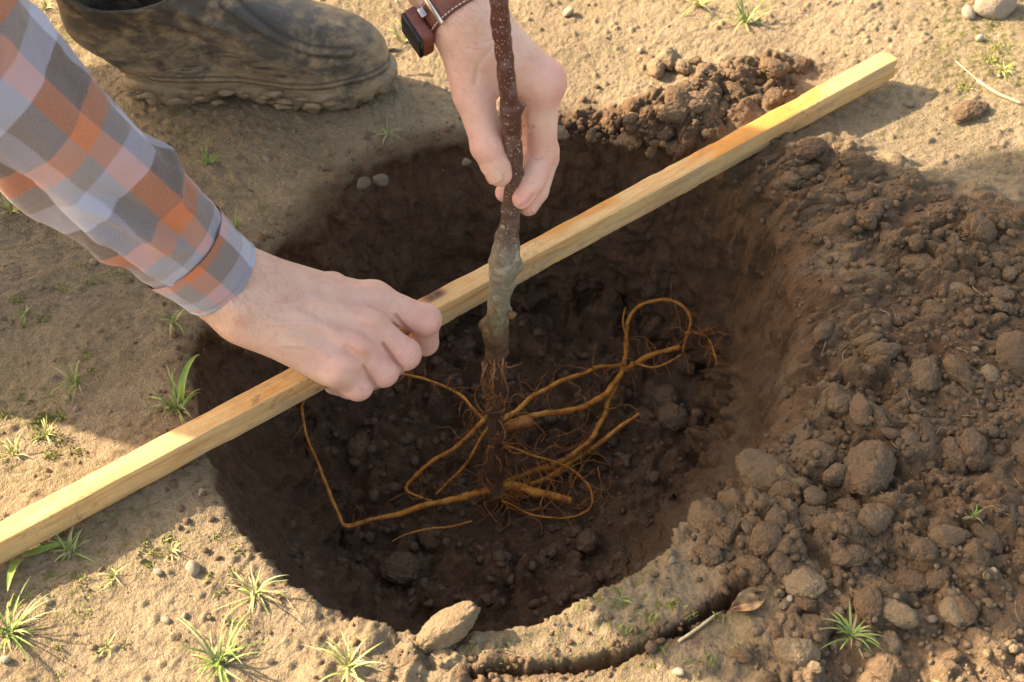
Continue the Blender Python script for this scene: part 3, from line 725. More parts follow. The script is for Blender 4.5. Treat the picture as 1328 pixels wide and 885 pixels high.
sl_.ball(T2 + (-.001, -.001, .001), .0129, .004); sl_.ball(T2 + (T3 - T2) * .6, .0122, .004, ((0, -.6, .8), .85))
for q, r in (((i0, i1, i2, i3), (.0155, .0122, .0104, .0088)), ((m0, m1, m2, m3), (.0152, .0124, .0106, .0088)), ((r0, r1, r2, r3), (.0148, .0118, .010, .0085)), ((p0, p1, p2, p3), (.013, .0105, .009, .0078))):
    sl_.cone(q[0], q[0] + (q[1] - q[0]) * .45, r[0], r[1] * 1.0, .005)
    sl_.cone(q[0] + (q[1] - q[0]) * .45, q[1], r[1] * 1.0, r[1], .002); sl_.cone(q[1], q[2], r[1] * .98, r[2], .002); sl_.cone(q[2], q[3], r[2], r[3], .002)
sl_.ball(i0 + (.004, .004, .004), .0145, .008); sl_.ball(i1 + (.003, .003, .001), .0112, .004)
redsL = [(i0 + np.array([.012, .0, .008]), .02, .7), (i1, .017, .6), (i3, .017, .8), (T2, .016, .75), (T3, .016, .5), (m3, .016, .6), (r3, .016, .6), (WY(652, 200, .045), .03, .5), (i2, .016, .5), (T1, .025, .35)]
crL = []
ax_ = norm(T3 - T2); sdv = norm(np.cross(ax_, VIEW)); upv = norm(np.cross(sdv, ax_)); upv *= np.sign(upv @ VIEW)
for k, dp in ((-.004, .0007), (-.0015, .0010), (.0008, .0012), (.003, .0009), (.005, .0006)):
    c = T2 + ax_ * k + upv * .0125; crL.append((c - sdv * .007, c + sdv * .006, .0007, dp))
ax2 = norm(i2 - i1); sv2 = norm(np.cross(ax2, VIEW)); 
for c0, up_ in ((i1, .012), (i2, .0102)):
    for k in (-.0012, .0016):
        c = c0 + ax2 * k + VIEW * up_; crL.append((c - sv2 * .011, c - sv2 * .0, .0008, .0009))
c = WY(684, 168, .03); crL.append((c + VIEW * .003 + (-.006, 0, 0), c + VIEW * .006 + (.004, 0, .002), .0012, .0016))
for k in range(5):
    c = wl + (T0 - wl) * (.1 + .22 * k) + VIEW * .02; crL.append((c + (-.012, 0, 0), c + (.014, 0, .006), .0011, .0004))
VL, FL, redL = hand_mesh(sl_, redsL, crL)
FOLDS = []
for x, y in ((628, 181), (630, 186), (632, 190), (634, 195)): FOLDS.append(([(x - 9, y + 4), (x, y), (x + 10, y + 1)], 1.0, .0006))
for k in range(14):
    x, y = rng.uniform(575, 630), rng.uniform(45, 110); FOLDS.append(([(x - 10, y), (x, y + rng.uniform(1, 4)), (x + 10, y + rng.uniform(-1, 3))], 1.2, .0004))
FOLDS += [([(681, 163), (686, 168), (690, 165)], 1.6, .0022), ([(688, 203), (694, 206), (702, 205)], 1.3, .0012), ([(681, 232), (686, 236), (693, 237)], 1.2, .0010), ([(628, 222), (636, 221), (646, 222)], 1.2, .0009), ([(675, 268), (684, 262), (692, 252)], 1.8, .0030), ([(640, 60), (622, 82), (616, 108)], 3.5, .0012)]
for x, y in ((712, 192), (713, 197), (714, 202), (712, 207)): FOLDS.append(([(x - 7, y + 2), (x, y), (x + 6, y - 2)], .9, .0006))
VL = fold_lines(VL, FL, FOLDS)
# ---- the rest of the body, one coarse continuous surface (under the clothes and out of frame)
hipC = np.array([-.93, .40, .44]); chest = np.array([-.70, .36, .76]); neck = np.array([-.56, .36, .93]); head = np.array([-.47, .36, 1.04])
sb = SDF((-1.35, -.1, -.02), (-.1, .8, 1.22), .011)
sb.cone(hipC, chest, .12, .13, .05); sb.cone(chest, neck, .10, .055, .05); sb.cone(neck, head, .055, .06, .03); sb.ball(head, .088, .03); sb.cone(head, head + (.045, 0, -.065), .075, .05, .03)
sb.cone(shR, elb, .05, .042, .03); sb.cone(elb, cuffc + norm(elb - cuffc) * .05, .042, .033, .02); sb.cone(chest, shR, .08, .055, .04); sb.cone(chest, shL, .08, .055, .04)
sb.cone(shL, elbL, .05, .042, .03); sb.cone(elbL, wl + fa * .09, .042, .031, .02)
sb.cone(head + (.075, 0, -.02), head + (.098, 0, -.05), .012, .016, .01); sb.ball(head + (-.005, .088, -.01), .022, .01, ((0, 1, 0), .5)); sb.ball(head + (-.005, -.088, -.01), .022, .01, ((0, 1, 0), .5))
for y_ in (-.032, .032): sb.ball(head + (.088, y_, -.005), .012, .008, sub=True)
sb.cone(head + (.085, -.022, -.085), head + (.085, .022, -.085), .004, .004, .006, sub=True)
VB, FB = sb.nets(); VB = smooth_vf(VB, FB, 2)
V, F = join([(VR, FR), (VL, FL), (VB, FB)])
body = under(link('body', mesh_np('body', V, F, M_skin, True, None, {'red': np.r_[redR, redL, np.zeros(len(VB))]}), label='bare hands, one gripping the batten and one pinching the stem'), person)
# hair cap on the head
sh_ = SDF(head - .16, head + .16, .008); sh_.ball(head + (-.012, 0, .012), .098, .02); sh_.ball(head + (.07, 0, -.06), .085, .03, sub=True)
V, F = sh_.nets(); under(link('hair', mesh_np('hair', V, F, M_hair)), person)
# thumb nail
def nail(c, along, nrm, lw, ll, name='nail'):
    along = norm(along); nrm = norm(nrm - along * (np.asarray(nrm) @ along)); sd_ = np.cross(along, nrm)
    u = np.linspace(-1, 1, 13); v = np.linspace(-1, 1, 13); U_, V_ = np.meshgrid(u, v)
    xx = U_ * lw * (1 - .12 * V_ ** 2 - .06 * np.clip(-V_, 0, 1)); yy = V_ * ll * (1 - .25 * U_ ** 2 * np.sign(V_) * (V_ < 0)); yy = yy + np.where(V_ > 0, -.22 * ll * U_ ** 2 * V_, .28 * ll * U_ ** 2 * -V_)
    zz = -(xx / lw) ** 2 * lw * .50 - (yy / ll) ** 2 * .0006
    P = c + xx[..., None] * sd_ + yy[..., None] * along + zz[..., None] * nrm
    top = P.reshape(-1, 3); n = 13
    bot = top - nrm * .0009
    F = grid_faces(n, n); Fb = F[:, ::-1] + n * n
    ring = np.r_[np.arange(n), np.arange(1, n) * n + n - 1, (n - 1) * n + np.arange(n - 2, -1, -1), np.arange(n - 2, 0, -1) * n]
    r2_ = np.roll(ring, -1); Fs = np.stack([ring, ring + n * n, r2_ + n * n, r2_], -1)
    return link(name, mesh_np(name, np.vstack([top, bot]), np.concatenate([F, Fb, Fs]), M_nail), body)
def surf_toward(V, c, d, rad=.02):
    """point of the hand surface met from c in direction d"""
    d = norm(d); q = V - c; t = q @ d; off = np.linalg.norm(q - t[:, None] * d, axis=1); m = (off < .0016) & (t > 0) & (t < rad)
    return c + d * (t[m].max() if m.any() else .011)
nd = norm(VIEW * .8 + np.array([-.45, 0, -.25])); tdir = norm(T3 - T2)
nd = norm(nd - tdir * (nd @ tdir) * .8)
nc = surf_toward(VL, T2 + (T3 - T2) * .86, nd)
nail(nc + nd * .0004, tdir, nd, .0083, .0080)
md = norm(m3 - m2); nm = norm(np.array([.75, -.35, .1])); nail(surf_toward(VL, m3, nm) - nm * .0002, md, nm, .0058, .006)
# forearm hair
def hairs(pts_n, mat, name, parent, L=(.004, .010), wdt=.00006):
    Vs = []; Fs = []; o_ = 0
    for p, n_, d in pts_n:
        l = rng.uniform(*L); d = norm(d + rng.normal(size=3) * .35); s_ = norm(np.cross(n_, d)) * wdt
        a_ = p; b_ = p + norm(d + n_ * .45) * l * .5; c_ = b_ + norm(d + n_ * .1) * l * .5
        Vs += [a_ - s_, a_ + s_, b_ - s_ * .8, b_ + s_ * .8, c_]; Fs += [[o_, o_ + 1, o_ + 3], [o_, o_ + 3, o_ + 2], [o_ + 2, o_ + 3, o_ + 4]]; o_ += 5
    ob = link(name, mesh_np(name, np.array(Vs), np.array(Fs), mat, False), parent); ob['kind'] = 'stuff'; return ob
NRm = vnormals(VR, FR); NLm = vnormals(VL, FL)
tR = (VR - cuffc) @ norm(M0 - cuffc); selR = np.where((tR > -.02) & (tR < .10) & (NRm @ palm_n > -.5))[0]
tL = (VL - wl) @ -fa; selL = np.where((tL > -.05) & (tL < .07) & (NLm @ VIEW > -.2))[0]
M_ahair = plain('arm_hair', (.26, .16, .09), .5, .2)
hp = []
for k in rng.choice(selR, 1700, p=np.exp(-np.clip(tR[selR], 0, 1) / .035) / np.exp(-np.clip(tR[selR], 0, 1) / .035).sum()): hp.append((VR[k], NRm[k], norm(M0 - cuffc) * .7 + norm(P0 - I0) * .5))
for k in rng.choice(selL, 1100, p=np.exp(-np.clip(tL[selL] + .03, 0, 1) / .03) / np.exp(-np.clip(tL[selL] + .03, 0, 1) / .03).sum()): hp.append((VL[k], NLm[k], -fa * .7 + np.array([.4, 0, -.2])))
hairs(hp, M_ahair, 'arm_hair', body)

# ---- shirt
def plaid_mat():
    t = NT('plaid_flannel'); uv = t.co('UV'); wob = t.n('VectorMath', {0: uv, 1: t.scale(t.n('VectorMath', {0: t.noise(uv, 30, 2, out=1), 1: (.5, .5, .5)}, operation='SUBTRACT').outputs[0], (.004, .004, 0))}, operation='ADD').outputs[0]
    sp = t.n('SeparateXYZ', {0: wob}); u, v = sp.outputs[0], sp.outputs[1]
    OR, GB, LB, GR = (.58, .17, .06), (.125, .09, .075), (.40, .41, .50), (.26, .225, .215)
    def band(c, off, per): return t.ramp(t.math('FRACT', t.math('ADD', t.math('DIVIDE', c, per), off)), [(0, OR), (.20, GR), (.235, GB), (.52, GB), (.55, LB), (.76, LB), (.79, GR), (.97, GR)], 'LINEAR')
    def band2(c, off, per):
        return t.ramp(t.math('FRACT', t.math('ADD', t.math('DIVIDE', c, per), off)), [(0, OR), (.19, OR), (.205, GB), (.54, GB), (.555, LB), (.80, LB), (.815, GR), (.99, GR)], 'LINEAR')
    A = band2(u, .40, .1047); B = band2(v, .62, .104)
    # herringbone: twill direction flips every few millimetres
    zig = t.math('PINGPONG', v, .0032); tw = t.math('SINE', t.math('MULTIPLY', t.math('ADD', u, zig), 2 * math.pi / .0019))
    tws = t.math('MULTIPLY', tw, t.rng(v, .20, .24, 1, 0)); col = t.mix(t.rng(tws, -.6, .6, .36, .64), A, B)
    fz_ = t.noise(uv, 900, 3); col = t.mix(t.rng(fz_, .4, .75, 0, .22), col, (.52, .46, .44))
    b = t.bump(t.math('ADD', t.math('MULTIPLY', tws, .5), t.math('MULTIPLY', fz_, 1.5)), .35, .0006)
    b2 = t.bump(t.noise(uv, 22, 3), .5, .006, b)
    return t.out(Base_Color=col, Roughness=.95, Specular_IOR_Level=.12, Sheen_Weight=.25, Sheen_Roughness=.5, Normal=b2)
M_plaid = plaid_mat()
shirt = link('shirt', None, person) if False else None
def sleeve(path, rads, n, ns, fold, name, parent, squash=None, u0=0.0):
    C = catmull(path, n); r = catmull(np.c_[rads, rads, rads], n)[:, 0]
    V, F, uv = tube(C, r, ns, 0, 0, cap=False)
    th = np.tile(np.arange(ns) / ns * 2 * math.pi, n); s = uv[:, 1]
    ctr = np.repeat(C, ns, 0); N = norm(V - ctr)
    V = V + N * fold(th, s)[:, None]
    Vi = V - N * .0016
    Fi = F[0][:, ::-1] + len(V); ring = np.arange(ns); r2_ = (ring + 1) % ns
    Fe = np.stack([ring, ring + len(V), r2_ + len(V), r2_], -1)
    uvm = np.c_[th * .05 + u0, s]
    # a seam would stretch the last column: give its own uv by splitting
    me = mesh_np(name, np.vstack([V, Vi]), np.concatenate([F[0], Fi, Fe]), M_plaid, True)
    l = me.uv_layers.new(name='UVMap'); idx = np.empty(len(me.loops), np.int32); me.loops.foreach_get('vertex_index', idx)
    q = np.vstack([uvm, uvm])[idx].reshape(-1, 4, 2); du = q[..., 0].max(1) - q[..., 0].min(1); big = du > .05 * math.pi
    q[..., 0] = np.where(big[:, None] & (q[..., 0] < u0 + .05 * math.pi), q[..., 0] + .05 * 2 * math.pi, q[..., 0])
    l.data.foreach_set('uv', q.astype(np.float32).ravel()); return me
cuff_dir = norm(elb - cuffc)
def foldR(th, s):
    def ridge(c, w): return np.exp(-(np.angle(np.exp(1j * (th - c))) / w) ** 2)
    f = .0055 * np.exp(-((s - .070 - .02 * np.sin(th)) / .008) ** 2) * (.5 + .5 * np.sin(th * 2 + 1))
    f += .0042 * np.sin(th * 3 + s * 26) * sstep(.03, .1, s) + .0028 * np.sin(th * 5 - s * 50 + 2) * sstep(.05, .12, s)
    pl = 4.45 + 1.1 * s                                    # sleeve placket running up the underside
    dth = np.angle(np.exp(1j * (th - pl - .08 * np.sin(s * 40))))
    f += .0042 * sstep(-.045, .0, dth) * (1 - sstep(.45, .9, dth)) * sstep(.01, .04, s) + .002 * ridge(pl + .1, .12)
    f += (.0075 * ridge(5.35 - 4.2 * s, .11) - .004 * ridge(5.62 - 4.2 * s, .09)) * sstep(.015, .04, s) * (1 - sstep(.09, .16, s))   # pleat above the cuff
    f += .004 * ridge(6.0 - 2.5 * s, .12) * sstep(.02, .05, s) * (1 - sstep(.06, .12, s))
    f += .006 * np.exp(-((s - .235 - .035 * np.sin(th + .5)) / .012) ** 2) - .004 * np.exp(-((s - .262 - .035 * np.sin(th + .5)) / .010) ** 2)
    return f + .0016 * vn2(th * 3, s * 60, 3)
sp_ = [cuffc + cuff_dir * .036, cuffc + cuff_dir * .08, cuffc + cuff_dir * .15, (cuffc + cuff_dir * .23), cuffc + cuff_dir * .30, elb + (-.006, 0, .01), elb * .65 + shR * .35, shR * .75 + elb * .25, shR, chest + (0, -.06, .05)]
SHM = sleeve(sp_, [.0385, .0445, .050, .055, .060, .066, .07, .078, .09, .09], 260, 96, foldR, 'sleeve', person)
# torso of the shirt
st_sd = SDF((-1.25, -.15, .2), (-.2, .85, 1.1), .010)
st_sd.cone(hipC + (.02, 0, .02), chest, .18, .19, .06); st_sd.cone(chest, neck, .15, .075, .05); st_sd.cone(chest, shR, .12, .085, .05); st_sd.cone(chest, shL, .13, .10, .05); st_sd.cone(hipC + (0, .08, .02), chest + (-.02, .12, 0), .165, .16, .06); st_sd.cone(hipC + (0, -.1, 0), hipC * .5 + chest * .5 + (0, -.13, 0), .17, .14, .06)
Vt, Ft = st_sd.nets(); Vt = smooth_vf(Vt, Ft, 3)
shirt = under(link('shirt', mesh_np('shirt', Vt, Ft, M_plaid, True, np.c_[Vt[:, 1] + Vt[:, 0] * .2, Vt[:, 2] + Vt[:, 0] * .4]), label='orange, blue and grey plaid flannel shirt'), person)
link('sleeve', SHM, shirt)
def foldC(th, s): return .0008 * np.sin(th * 4 + s * 90) + .0006 * vn2(th * 4, s * 80, 5) - .0012 * np.exp(-((s - .005) / .0012) ** 2) + .0010 * np.exp(-((s - .0025) / .002) ** 2)
cf = sleeve([cuffc - cuff_dir * .001, cuffc + cuff_dir * .012, cuffc + cuff_dir * .028, cuffc + cuff_dir * .046], [.0368, .0382, .0402, .0420], 50, 96, foldC, 'cuff', person, u0=.03)
link('cuff', cf, shirt)
spl = [wl + fa * .115, wl + fa * .16, elbL, elbL * .6 + shL * .4, shL, chest + (0, .08, .04)]
link('sleeve', sleeve(spl, [.042, .05, .062, .07, .085, .09], 120, 48, lambda th, s: .003 * np.sin(th * 3 + s * 30), 'sleeve', person, u0=.02), shirt)
# ---- trousers and boots
ankL = np.array([-.395, .385, .13]); kneeL = np.array([-.50, .43, .52]); kneeR = np.array([-.74, .10, .10]); ankR = np.array([-1.12, .08, .10])
tsd = SDF((-1.35, -.08, -.01), (-.25, .75, .72), .010)
tsd.cone(hipC + (-.02, .09, 0), kneeL, .12, .085, .05); tsd.cone(kneeL, ankL + (-.02, .012, .06), .08, .052, .04); tsd.cone(hipC + (-.02, -.11, -.02), kneeR, .14, .09, .05); tsd.cone(kneeR, ankR, .078, .055, .04); tsd.cone(hipC + (-.02, .08, 0), hipC + (-.02, -.08, 0), .14, .14, .06)
Vt, Ft = tsd.nets(); Vt = smooth_vf(Vt, Ft, 2); Vt = Vt + vnormals(Vt, Ft) * (.006 * vn3(Vt, 22, 3))[:, None]
under(link('trousers', mesh_np('trousers', Vt, Ft, M_trouser)), person)
def boot_mat():
    t = NT('muddy_rubber'); p = t.co()
    n = t.noise(t.scale(p, (1, 1, 1.4)), 17, 6, .65, dist=.8); n2 = t.noise(t.scale(p, (1.0, 1, 1.8)), 60, 6, .7, dist=.6); z = t.n('SeparateXYZ', {0: p}).outputs[2]
    rub = (.055, .050, .045)
    mud = t.mix(t.rng(n2, .3, .7), (.17, .12, .072), (.33, .245, .15))
    lowm = t.rng(z, .02, .13, .14, -.06)
    m = t.rng(t.math('ADD', t.math('ADD', n, lowm), t.math('MULTIPLY', t.math('SUBTRACT', n2, .5), .45)), .43, .64, .10, .97)
    col = t.mix(m, rub, mud)
    col = t.mix(t.math('MULTIPLY', t.attr('groove'), .9), col, (.03, .025, .02))
    h = t.math('ADD', t.math('MULTIPLY', n2, 1.0), t.math('MULTIPLY', t.noise(p, 300, 3), .4))
    return t.out(Base_Color=col, Roughness=t.rng(m, 0, 1, .45, .85), Specular_IOR_Level=.35, Normal=t.bump(h, .4, .002))
M_boot = boot_mat(); M_lining = plain('boot_lining', (.07, .05, .035), .8, .5, 40, .4)
BY = .375
def bp(px, py): q = WY(px, py, BY); return q[0], q[2]
heel_x = WY(158, 140, BY - .04)[0]
def boot():
    # stacked outlines in metres: local x from heel 0 to toe .30, z up, leaning shaft
    L = .275
    K = [ # z, x0, x1, half width front, half width back
     (.014, .012, L * .985, .046, .034), (.022, .004, L * 1.0, .049, .037), (.034, -.006, L * 1.0, .050, .038), (.044, -.016, L * .992, .050, .039), (.056, -.027, L * .98, .050, .039), (.069, -.035, L * .95, .048, .040), (.079, -.041, L * .905, .045, .040),
     (.085, -.044, L * .855, .043, .041), (.090, -.046, L * .79, .042, .041), (.095, -.048, L * .71, .041, .042), (.102, -.050, L * .61, .041, .043), (.113, -.053, L * .52, .041, .044), (.126, -.055, L * .44, .042, .045), (.142, -.056, L * .38, .043, .046), (.158, -.056, L * .35, .044, .047)]
    K = catmull(np.array(K), 90); ns = 120; th = np.arange(ns) / ns * 2 * math.pi
    V = []
    for z, x0, x1, wf, wb in K:
        cx, hx = (x0 + x1) / 2, (x1 - x0) / 2
        e = .82; cx_ = np.sign(np.cos(th)) * np.abs(np.cos(th)) ** e; sy_ = np.sign(np.sin(th)) * np.abs(np.sin(th)) ** e
        xx = cx + hx * cx_; f = (xx - x0) / (x1 - x0); long_ = min(1, max(0, (x1 - x0 - .16) / .08))
        hw = wb + (wf - wb) * sstep(.3, .75, f); hw = hw * (1 - long_ * .13 * np.exp(-((f - .42) / .14) ** 2))
        yy = hw * sy_ + long_ * .007 * np.sin(f * math.pi * 1.1)
        V.append(np.c_[xx, yy, np.full(ns, z)])
    V = np.array(V)
    rimz = V[-14:]; dipv = .5 - .5 * np.cos(2 * (th - 0))          # collar dips at the sides
    for k in range(14): V[-14 + k, :, 2] -= .028 * (k / 13) * (np.abs(np.sin(th)) ** 2)
    V = V.reshape(-1, 3); N = norm(np.c_[np.tile(np.cos(th), 90), np.tile(np.sin(th), 90), np.zeros(90 * ns)])
    gro = np.zeros(len(V)); side = V[:, 1] < .0
    def line(pts, wd, amp):
        nonlocal V, gro
        P = catmull(np.array(pts), 40); d = np.full(len(V), 9.)
        for a_, b_ in zip(P[:-1], P[1:]):
            ab = b_ - a_; q = V[:, [0, 2]] - a_; t = np.clip(q @ ab / (ab @ ab), 0, 1); d = np.minimum(d, np.linalg.norm(q - t[:, None] * ab, axis=1))
        V = V + N * (amp * np.exp(-(d / wd) ** 2))[:, None]
        d2 = np.abs(d - wd * 1.5); gro = np.maximum(gro, np.exp(-(d2 / (wd * .5)) ** 2))
    line([(-.045, .145), (-.02, .115), (.012, .085), (.045, .05)], .0022, .0022)
    line([(.115, .125), (.15, .098), (.19, .078), (.235, .068)], .003, .0028)
    line([(.06, .04), (.085, .062), (.115, .068), (.145, .058), (.175, .038)], .0018, .002)
    line([(.03, .036), (.10, .034), (.2, .034), (.27, .04)], .0022, .002)
    wr_ = vn3(V, 30, 2) * .0022 + vn3(V, 75, 4) * .001
    ank = np.exp(-(((V[:, 0] - .09) / .06) ** 2 + ((V[:, 2] - .10) / .03) ** 2)); wr_ = wr_ + ank * .0028 * np.sin((V[:, 0] * .7 + V[:, 2]) * 260 + 3 * vn3(V, 18, 7))
    V = V + N * wr_[:, None]; n = 90
    F = [grid_faces(ns, n, True)]
    # inner collar
    top = V[(n - 1) * ns:]; inn = top * (.93, .90, 1) + (.0, 0, -.001); inn2 = inn * (1, 1, 1) - (0, 0, .06); o_ = len(V)
    V = np.vstack([V, inn, inn2]); i = np.arange(ns); j = (i + 1) % ns; b_ = (n - 1) * ns
    F.append(np.concatenate([np.stack([b_ + i, b_ + j, o_ + j, o_ + i], -1), np.stack([o_ + i, o_ + j, o_ + ns + j, o_ + ns + i], -1)]))
    V = np.vstack([V, V[:ns].mean(0)]); F.append(np.stack([j, i, np.full(ns, len(V) - 1)], -1))
    return mesh_np('boot', V, F, M_boot, True, None, {'groove': np.r_[gro, np.zeros(len(V) - len(gro))]})
def boot_sole():
    L = .275; ns = 160; th = np.arange(ns) / ns * 2 * math.pi; V = []
    for z, g in ((.0, .985), (.004, 1.01), (.010, 1.03), (.016, 1.035), (.022, 1.02), (.026, .97)):
        cx_ = np.sign(np.cos(th)) * np.abs(np.cos(th)) ** .8; sy_ = np.sign(np.sin(th)) * np.abs(np.sin(th)) ** .8
        xx = L / 2 + (L / 2 + .003) * cx_ * (1 + (g - 1) * .4); f = np.clip(xx / L, 0, 1)
        hw = (.037 + .013 * sstep(.3, .75, f)) * (1 - .14 * np.exp(-((f - .42) / .14) ** 2)) * g
        lift = .010 * sstep(.82, 1.02, f) + .0 * f; arch = .008 * np.exp(-((f - .38) / .10) ** 2)
        lug = (np.sin(xx * 2 * math.pi / .019) > -.15) * 1.0
        yy = hw * sy_ + .007 * np.sin(f * math.pi * 1.1)
        V.append(np.c_[xx, yy, z + lift + (arch * (z < .012)) + (1 - lug) * (.006 if z < .006 else 0)])
    V = np.array(V).reshape(-1, 3); V = V + np.stack([vn3(V, 60, k) for k in range(3)], -1) * .0028
    n = 6; F = [grid_faces(ns, n, True)]; i = np.arange(ns); j = (i + 1) % ns
    V = np.vstack([V, V[:ns].mean(0), V[(n - 1) * ns:].mean(0)]); F.append(np.concatenate([np.stack([j, i, np.full(ns, len(V) - 2)], -1), np.stack([(n - 1) * ns + i, (n - 1) * ns + j, np.full(ns, len(V) - 1)], -1)]))
    return mesh_np('sole', V, F, M_boot, True, None, {'groove': np.zeros(len(V))})
M_mud = plain('wet_mud', (.15, .105, .062), .85, .45, 45, .6, .003)
def mud_lumps():
    parts = []
    for k in range(34):
        f = rng.uniform(0, 1); x = .275 * f; hw = (.037 + .013 * sstep(.3, .75, np.array(f))) * (1 - .14 * math.exp(-((f - .42) / .14) ** 2))
        s_ = rng.choice([-1, -1, -1, 1]); Vv, Ff = ico(2); r = rng.uniform(.0025, .0065); Vv = Vv * (1 + .6 * vn3(Vv + k * 3.1, 1.9, k) + .3 * vn3(Vv + k, 4.5, k))[:, None] * r * (1.5, .38, .65)
        parts.append((Vv + (x, s_ * hw * (1 if .08 < f < .9 else .75), rng.uniform(.006, .026)), [Ff]))
    V, F = join(parts); return mesh_np('mud', V, F, M_boot, True, None, {'groove': np.zeros(len(V))})
bm_, sm_, mm_ = boot(), boot_sole(), mud_lumps()
def place_boot(loc, rot):
    b_ = link('boot', bm_, person); b_.location = Vector(loc) - Vector(person.location); b_.rotation_euler = rot
    link('sole', sm_, b_); m = link('mud', mm_, b_); m['kind'] = 'stuff'; return b_
bx = W(165, 146, 0); ex = W(500, 118, 0)
ob = place_boot((bx[0], bx[1] + .034, .002), (0, 0, R(1.5)))
ob['label'] = 'mud caked rubber boot standing on the trodden soil'
place_boot((-1.14, .10, .02), (0, R(65), R(180)))
# ---- watch on the left wrist
wc = wl + fa * .004; M_leather = plain('watch_leather', (.155, .045, .03), .45, .25, 150, .35); M_metal = plain('watch_steel', (.55, .5, .45), .25, .1, 60, .02, metal=1.0); M_dark = plain('watch_glass', (.012, .012, .014), .12, .1, 50, .01); M_stitch = plain('stitching', (.75, .66, .58), .8, .1)
watch = thing('watch', '', ''); del watch['label'], watch['category']; watch.parent = person; watch.location = -Vector(person.location); watch.name = 'watch'
ex1 = norm(wide - fa * (wide @ fa)); ex2 = norm(np.cross(fa, ex1)); ex2 *= np.sign(ex2 @ VIEW)
na = 90; an = np.linspace(0, 2 * math.pi, na, endpoint=False)
def ell(a_, k=0.0): return np.outer(np.cos(a_), ex1) * (.0305 + k) + np.outer(np.sin(a_), ex2) * (.0265 + k)
prof = [(-.011, 0), (-.011, .0026), (-.0095, .0034), (.0095, .0034), (.011, .0026), (.011, 0)]
V = np.concatenate([wc + ell(an, k) + fa * s_ for s_, k in prof]); F = grid_faces(na, len(prof), True)
band = link('strap', mesh_np('strap', V, F, M_leather), watch)
parts = []
for s_ in (-.0092, .0092):
    for k in range(0, 60):
        a0 = k / 60 * 2 * math.pi; C = wc + ell(np.linspace(a0, a0 + .06, 4), .0036) + fa * s_; v_, f_, _ = tube(C, .00042, 5); parts.append((v_, f_))
V, F = join(parts); link('stitching', mesh_np('stitching', V, F, M_stitch), band)
def on_strap(a_, k, s_): return wc + ell(np.array([a_]), k)[0] + fa * s_
ca = R(200); cdir = norm(ell(np.array([ca]))[0]); ctan = norm(np.cross(fa, cdir))
def rbox(name, c, ax_, ay_, az_, bev, mat, par):
    import bmesh
    v_, f_ = box_vf(c, ax_, ay_, az_); bm2 = bmesh.new(); vs_ = [bm2.verts.new(q) for q in v_]
    for q in f_[0]: bm2.faces.new([vs_[i] for i in q])
    bmesh.ops.recalc_face_normals(bm2, faces=bm2.faces[:])
    bmesh.ops.bevel(bm2, geom=bm2.edges[:], offset=bev, segments=3, affect='EDGES', profile=.5); me = bpy.data.meshes.new(name); bm2.to_mesh(me); bm2.free(); me.materials.append(mat)
    for p in me.polygons: p.use_smooth = True
    return link(name, me, par)
cc = on_strap(ca, .0075, 0)
case = rbox('case', cc, ctan * .0165, fa * .0150, cdir * .0055, .003, M_leather, watch)
rbox('bezel', cc + cdir * .0062, ctan * .0155, fa * .0142, cdir * .0022, .0016, M_dark, case)
la = R(150); lc = on_strap(la, .0042, 0); ld_ = norm(ell(np.array([la]))[0]); lt = norm(np.cross(fa, ld_))
bk = rbox('buckle', lc, lt * .0022, fa * .0135, ld_ * .0016, .0007, M_metal, watch)
rbox('crown', on_strap(R(164), .0075, .004), norm(np.cross(fa, cdir)) * .0016, fa * .004, cdir * .0026, .0007, M_metal, watch)

# ------------------------------------------------------------------ CLODS, CRUMBS, STONES
def clod_mesh(seed, sub=4, crumbly=1.0, flat=.75):
    V, F = ico(sub); n = V.copy(); s = seed * 5.3
    d = .30 * vn3(V + s, 1.3, seed) + .18 * vn3(V + s, 2.7, seed + 1) + crumbly * (.10 * np.abs(vn3(V + s, 5.5, seed + 2)) + .06 * np.abs(vn3(V + s, 11, seed + 3)) + .03 * vn3(V + s, 22, seed + 4))
    V = n * (1 + .6 * d)[:, None]; r_ = np.random.default_rng(seed + 900)
    for k in range(6):          # broken facets
        q = norm(r_.normal(size=3)); e = V @ q - r_.uniform(.68, .92); V = V - np.outer(np.clip(e, 0, 9) * .9, q)
    if sub >= 3:                # crumbs stuck all over
        for sc, am in ((3.0, .20), (6.0, .15), (11, .09)):
            x = V * sc + seed * 3.1; ix = np.floor(x).astype(np.int64); f1 = np.full(len(V), 9.)
            for i in (-1, 0, 1):
                for j in (-1, 0, 1):
                    for l in (-1, 0, 1):
                        c = ix + (i, j, l); h_ = [_h(c[:, 0], c[:, 1], c[:, 2], seed + m) for m in (1, 2, 3)]
                        f1 = np.minimum(f1, ((x - c - np.stack(h_, -1)) ** 2).sum(1))
            V = V + n * (am * crumbly * (np.sqrt(np.clip(1 - f1 * 1.1, 0, 1)) - .4))[:, None]
    V = V * (1, .8 + .2 * math.sin(seed * 3), flat); return V, F
CL = [mesh_np('clod', *clod_mesh(k, 5), M_clod) for k in range(9)]
CLD = [mesh_np('clod', *clod_mesh(k + 20, 5, .8, .7), M_clod_dry) for k in range(4)]
def put(name, me, p, r, sink=.35, rot=None, **props):
    o = link(name, me, None, **props); o.scale = (r, r, r) if np.isscalar(r) else tuple(r)
    o.rotation_euler = rot if rot is not None else (rng.uniform(-.4, .4), rng.uniform(-.4, .4), rng.uniform(0, 6.28))
    rz = r if np.isscalar(r) else r[2]
    o.location = (p[0], p[1], p[2] + rz * (.75 - sink)); return o
def pxr(px, py): p = W(px, py, 0); return ((p - CAM) @ FWD) / FPX
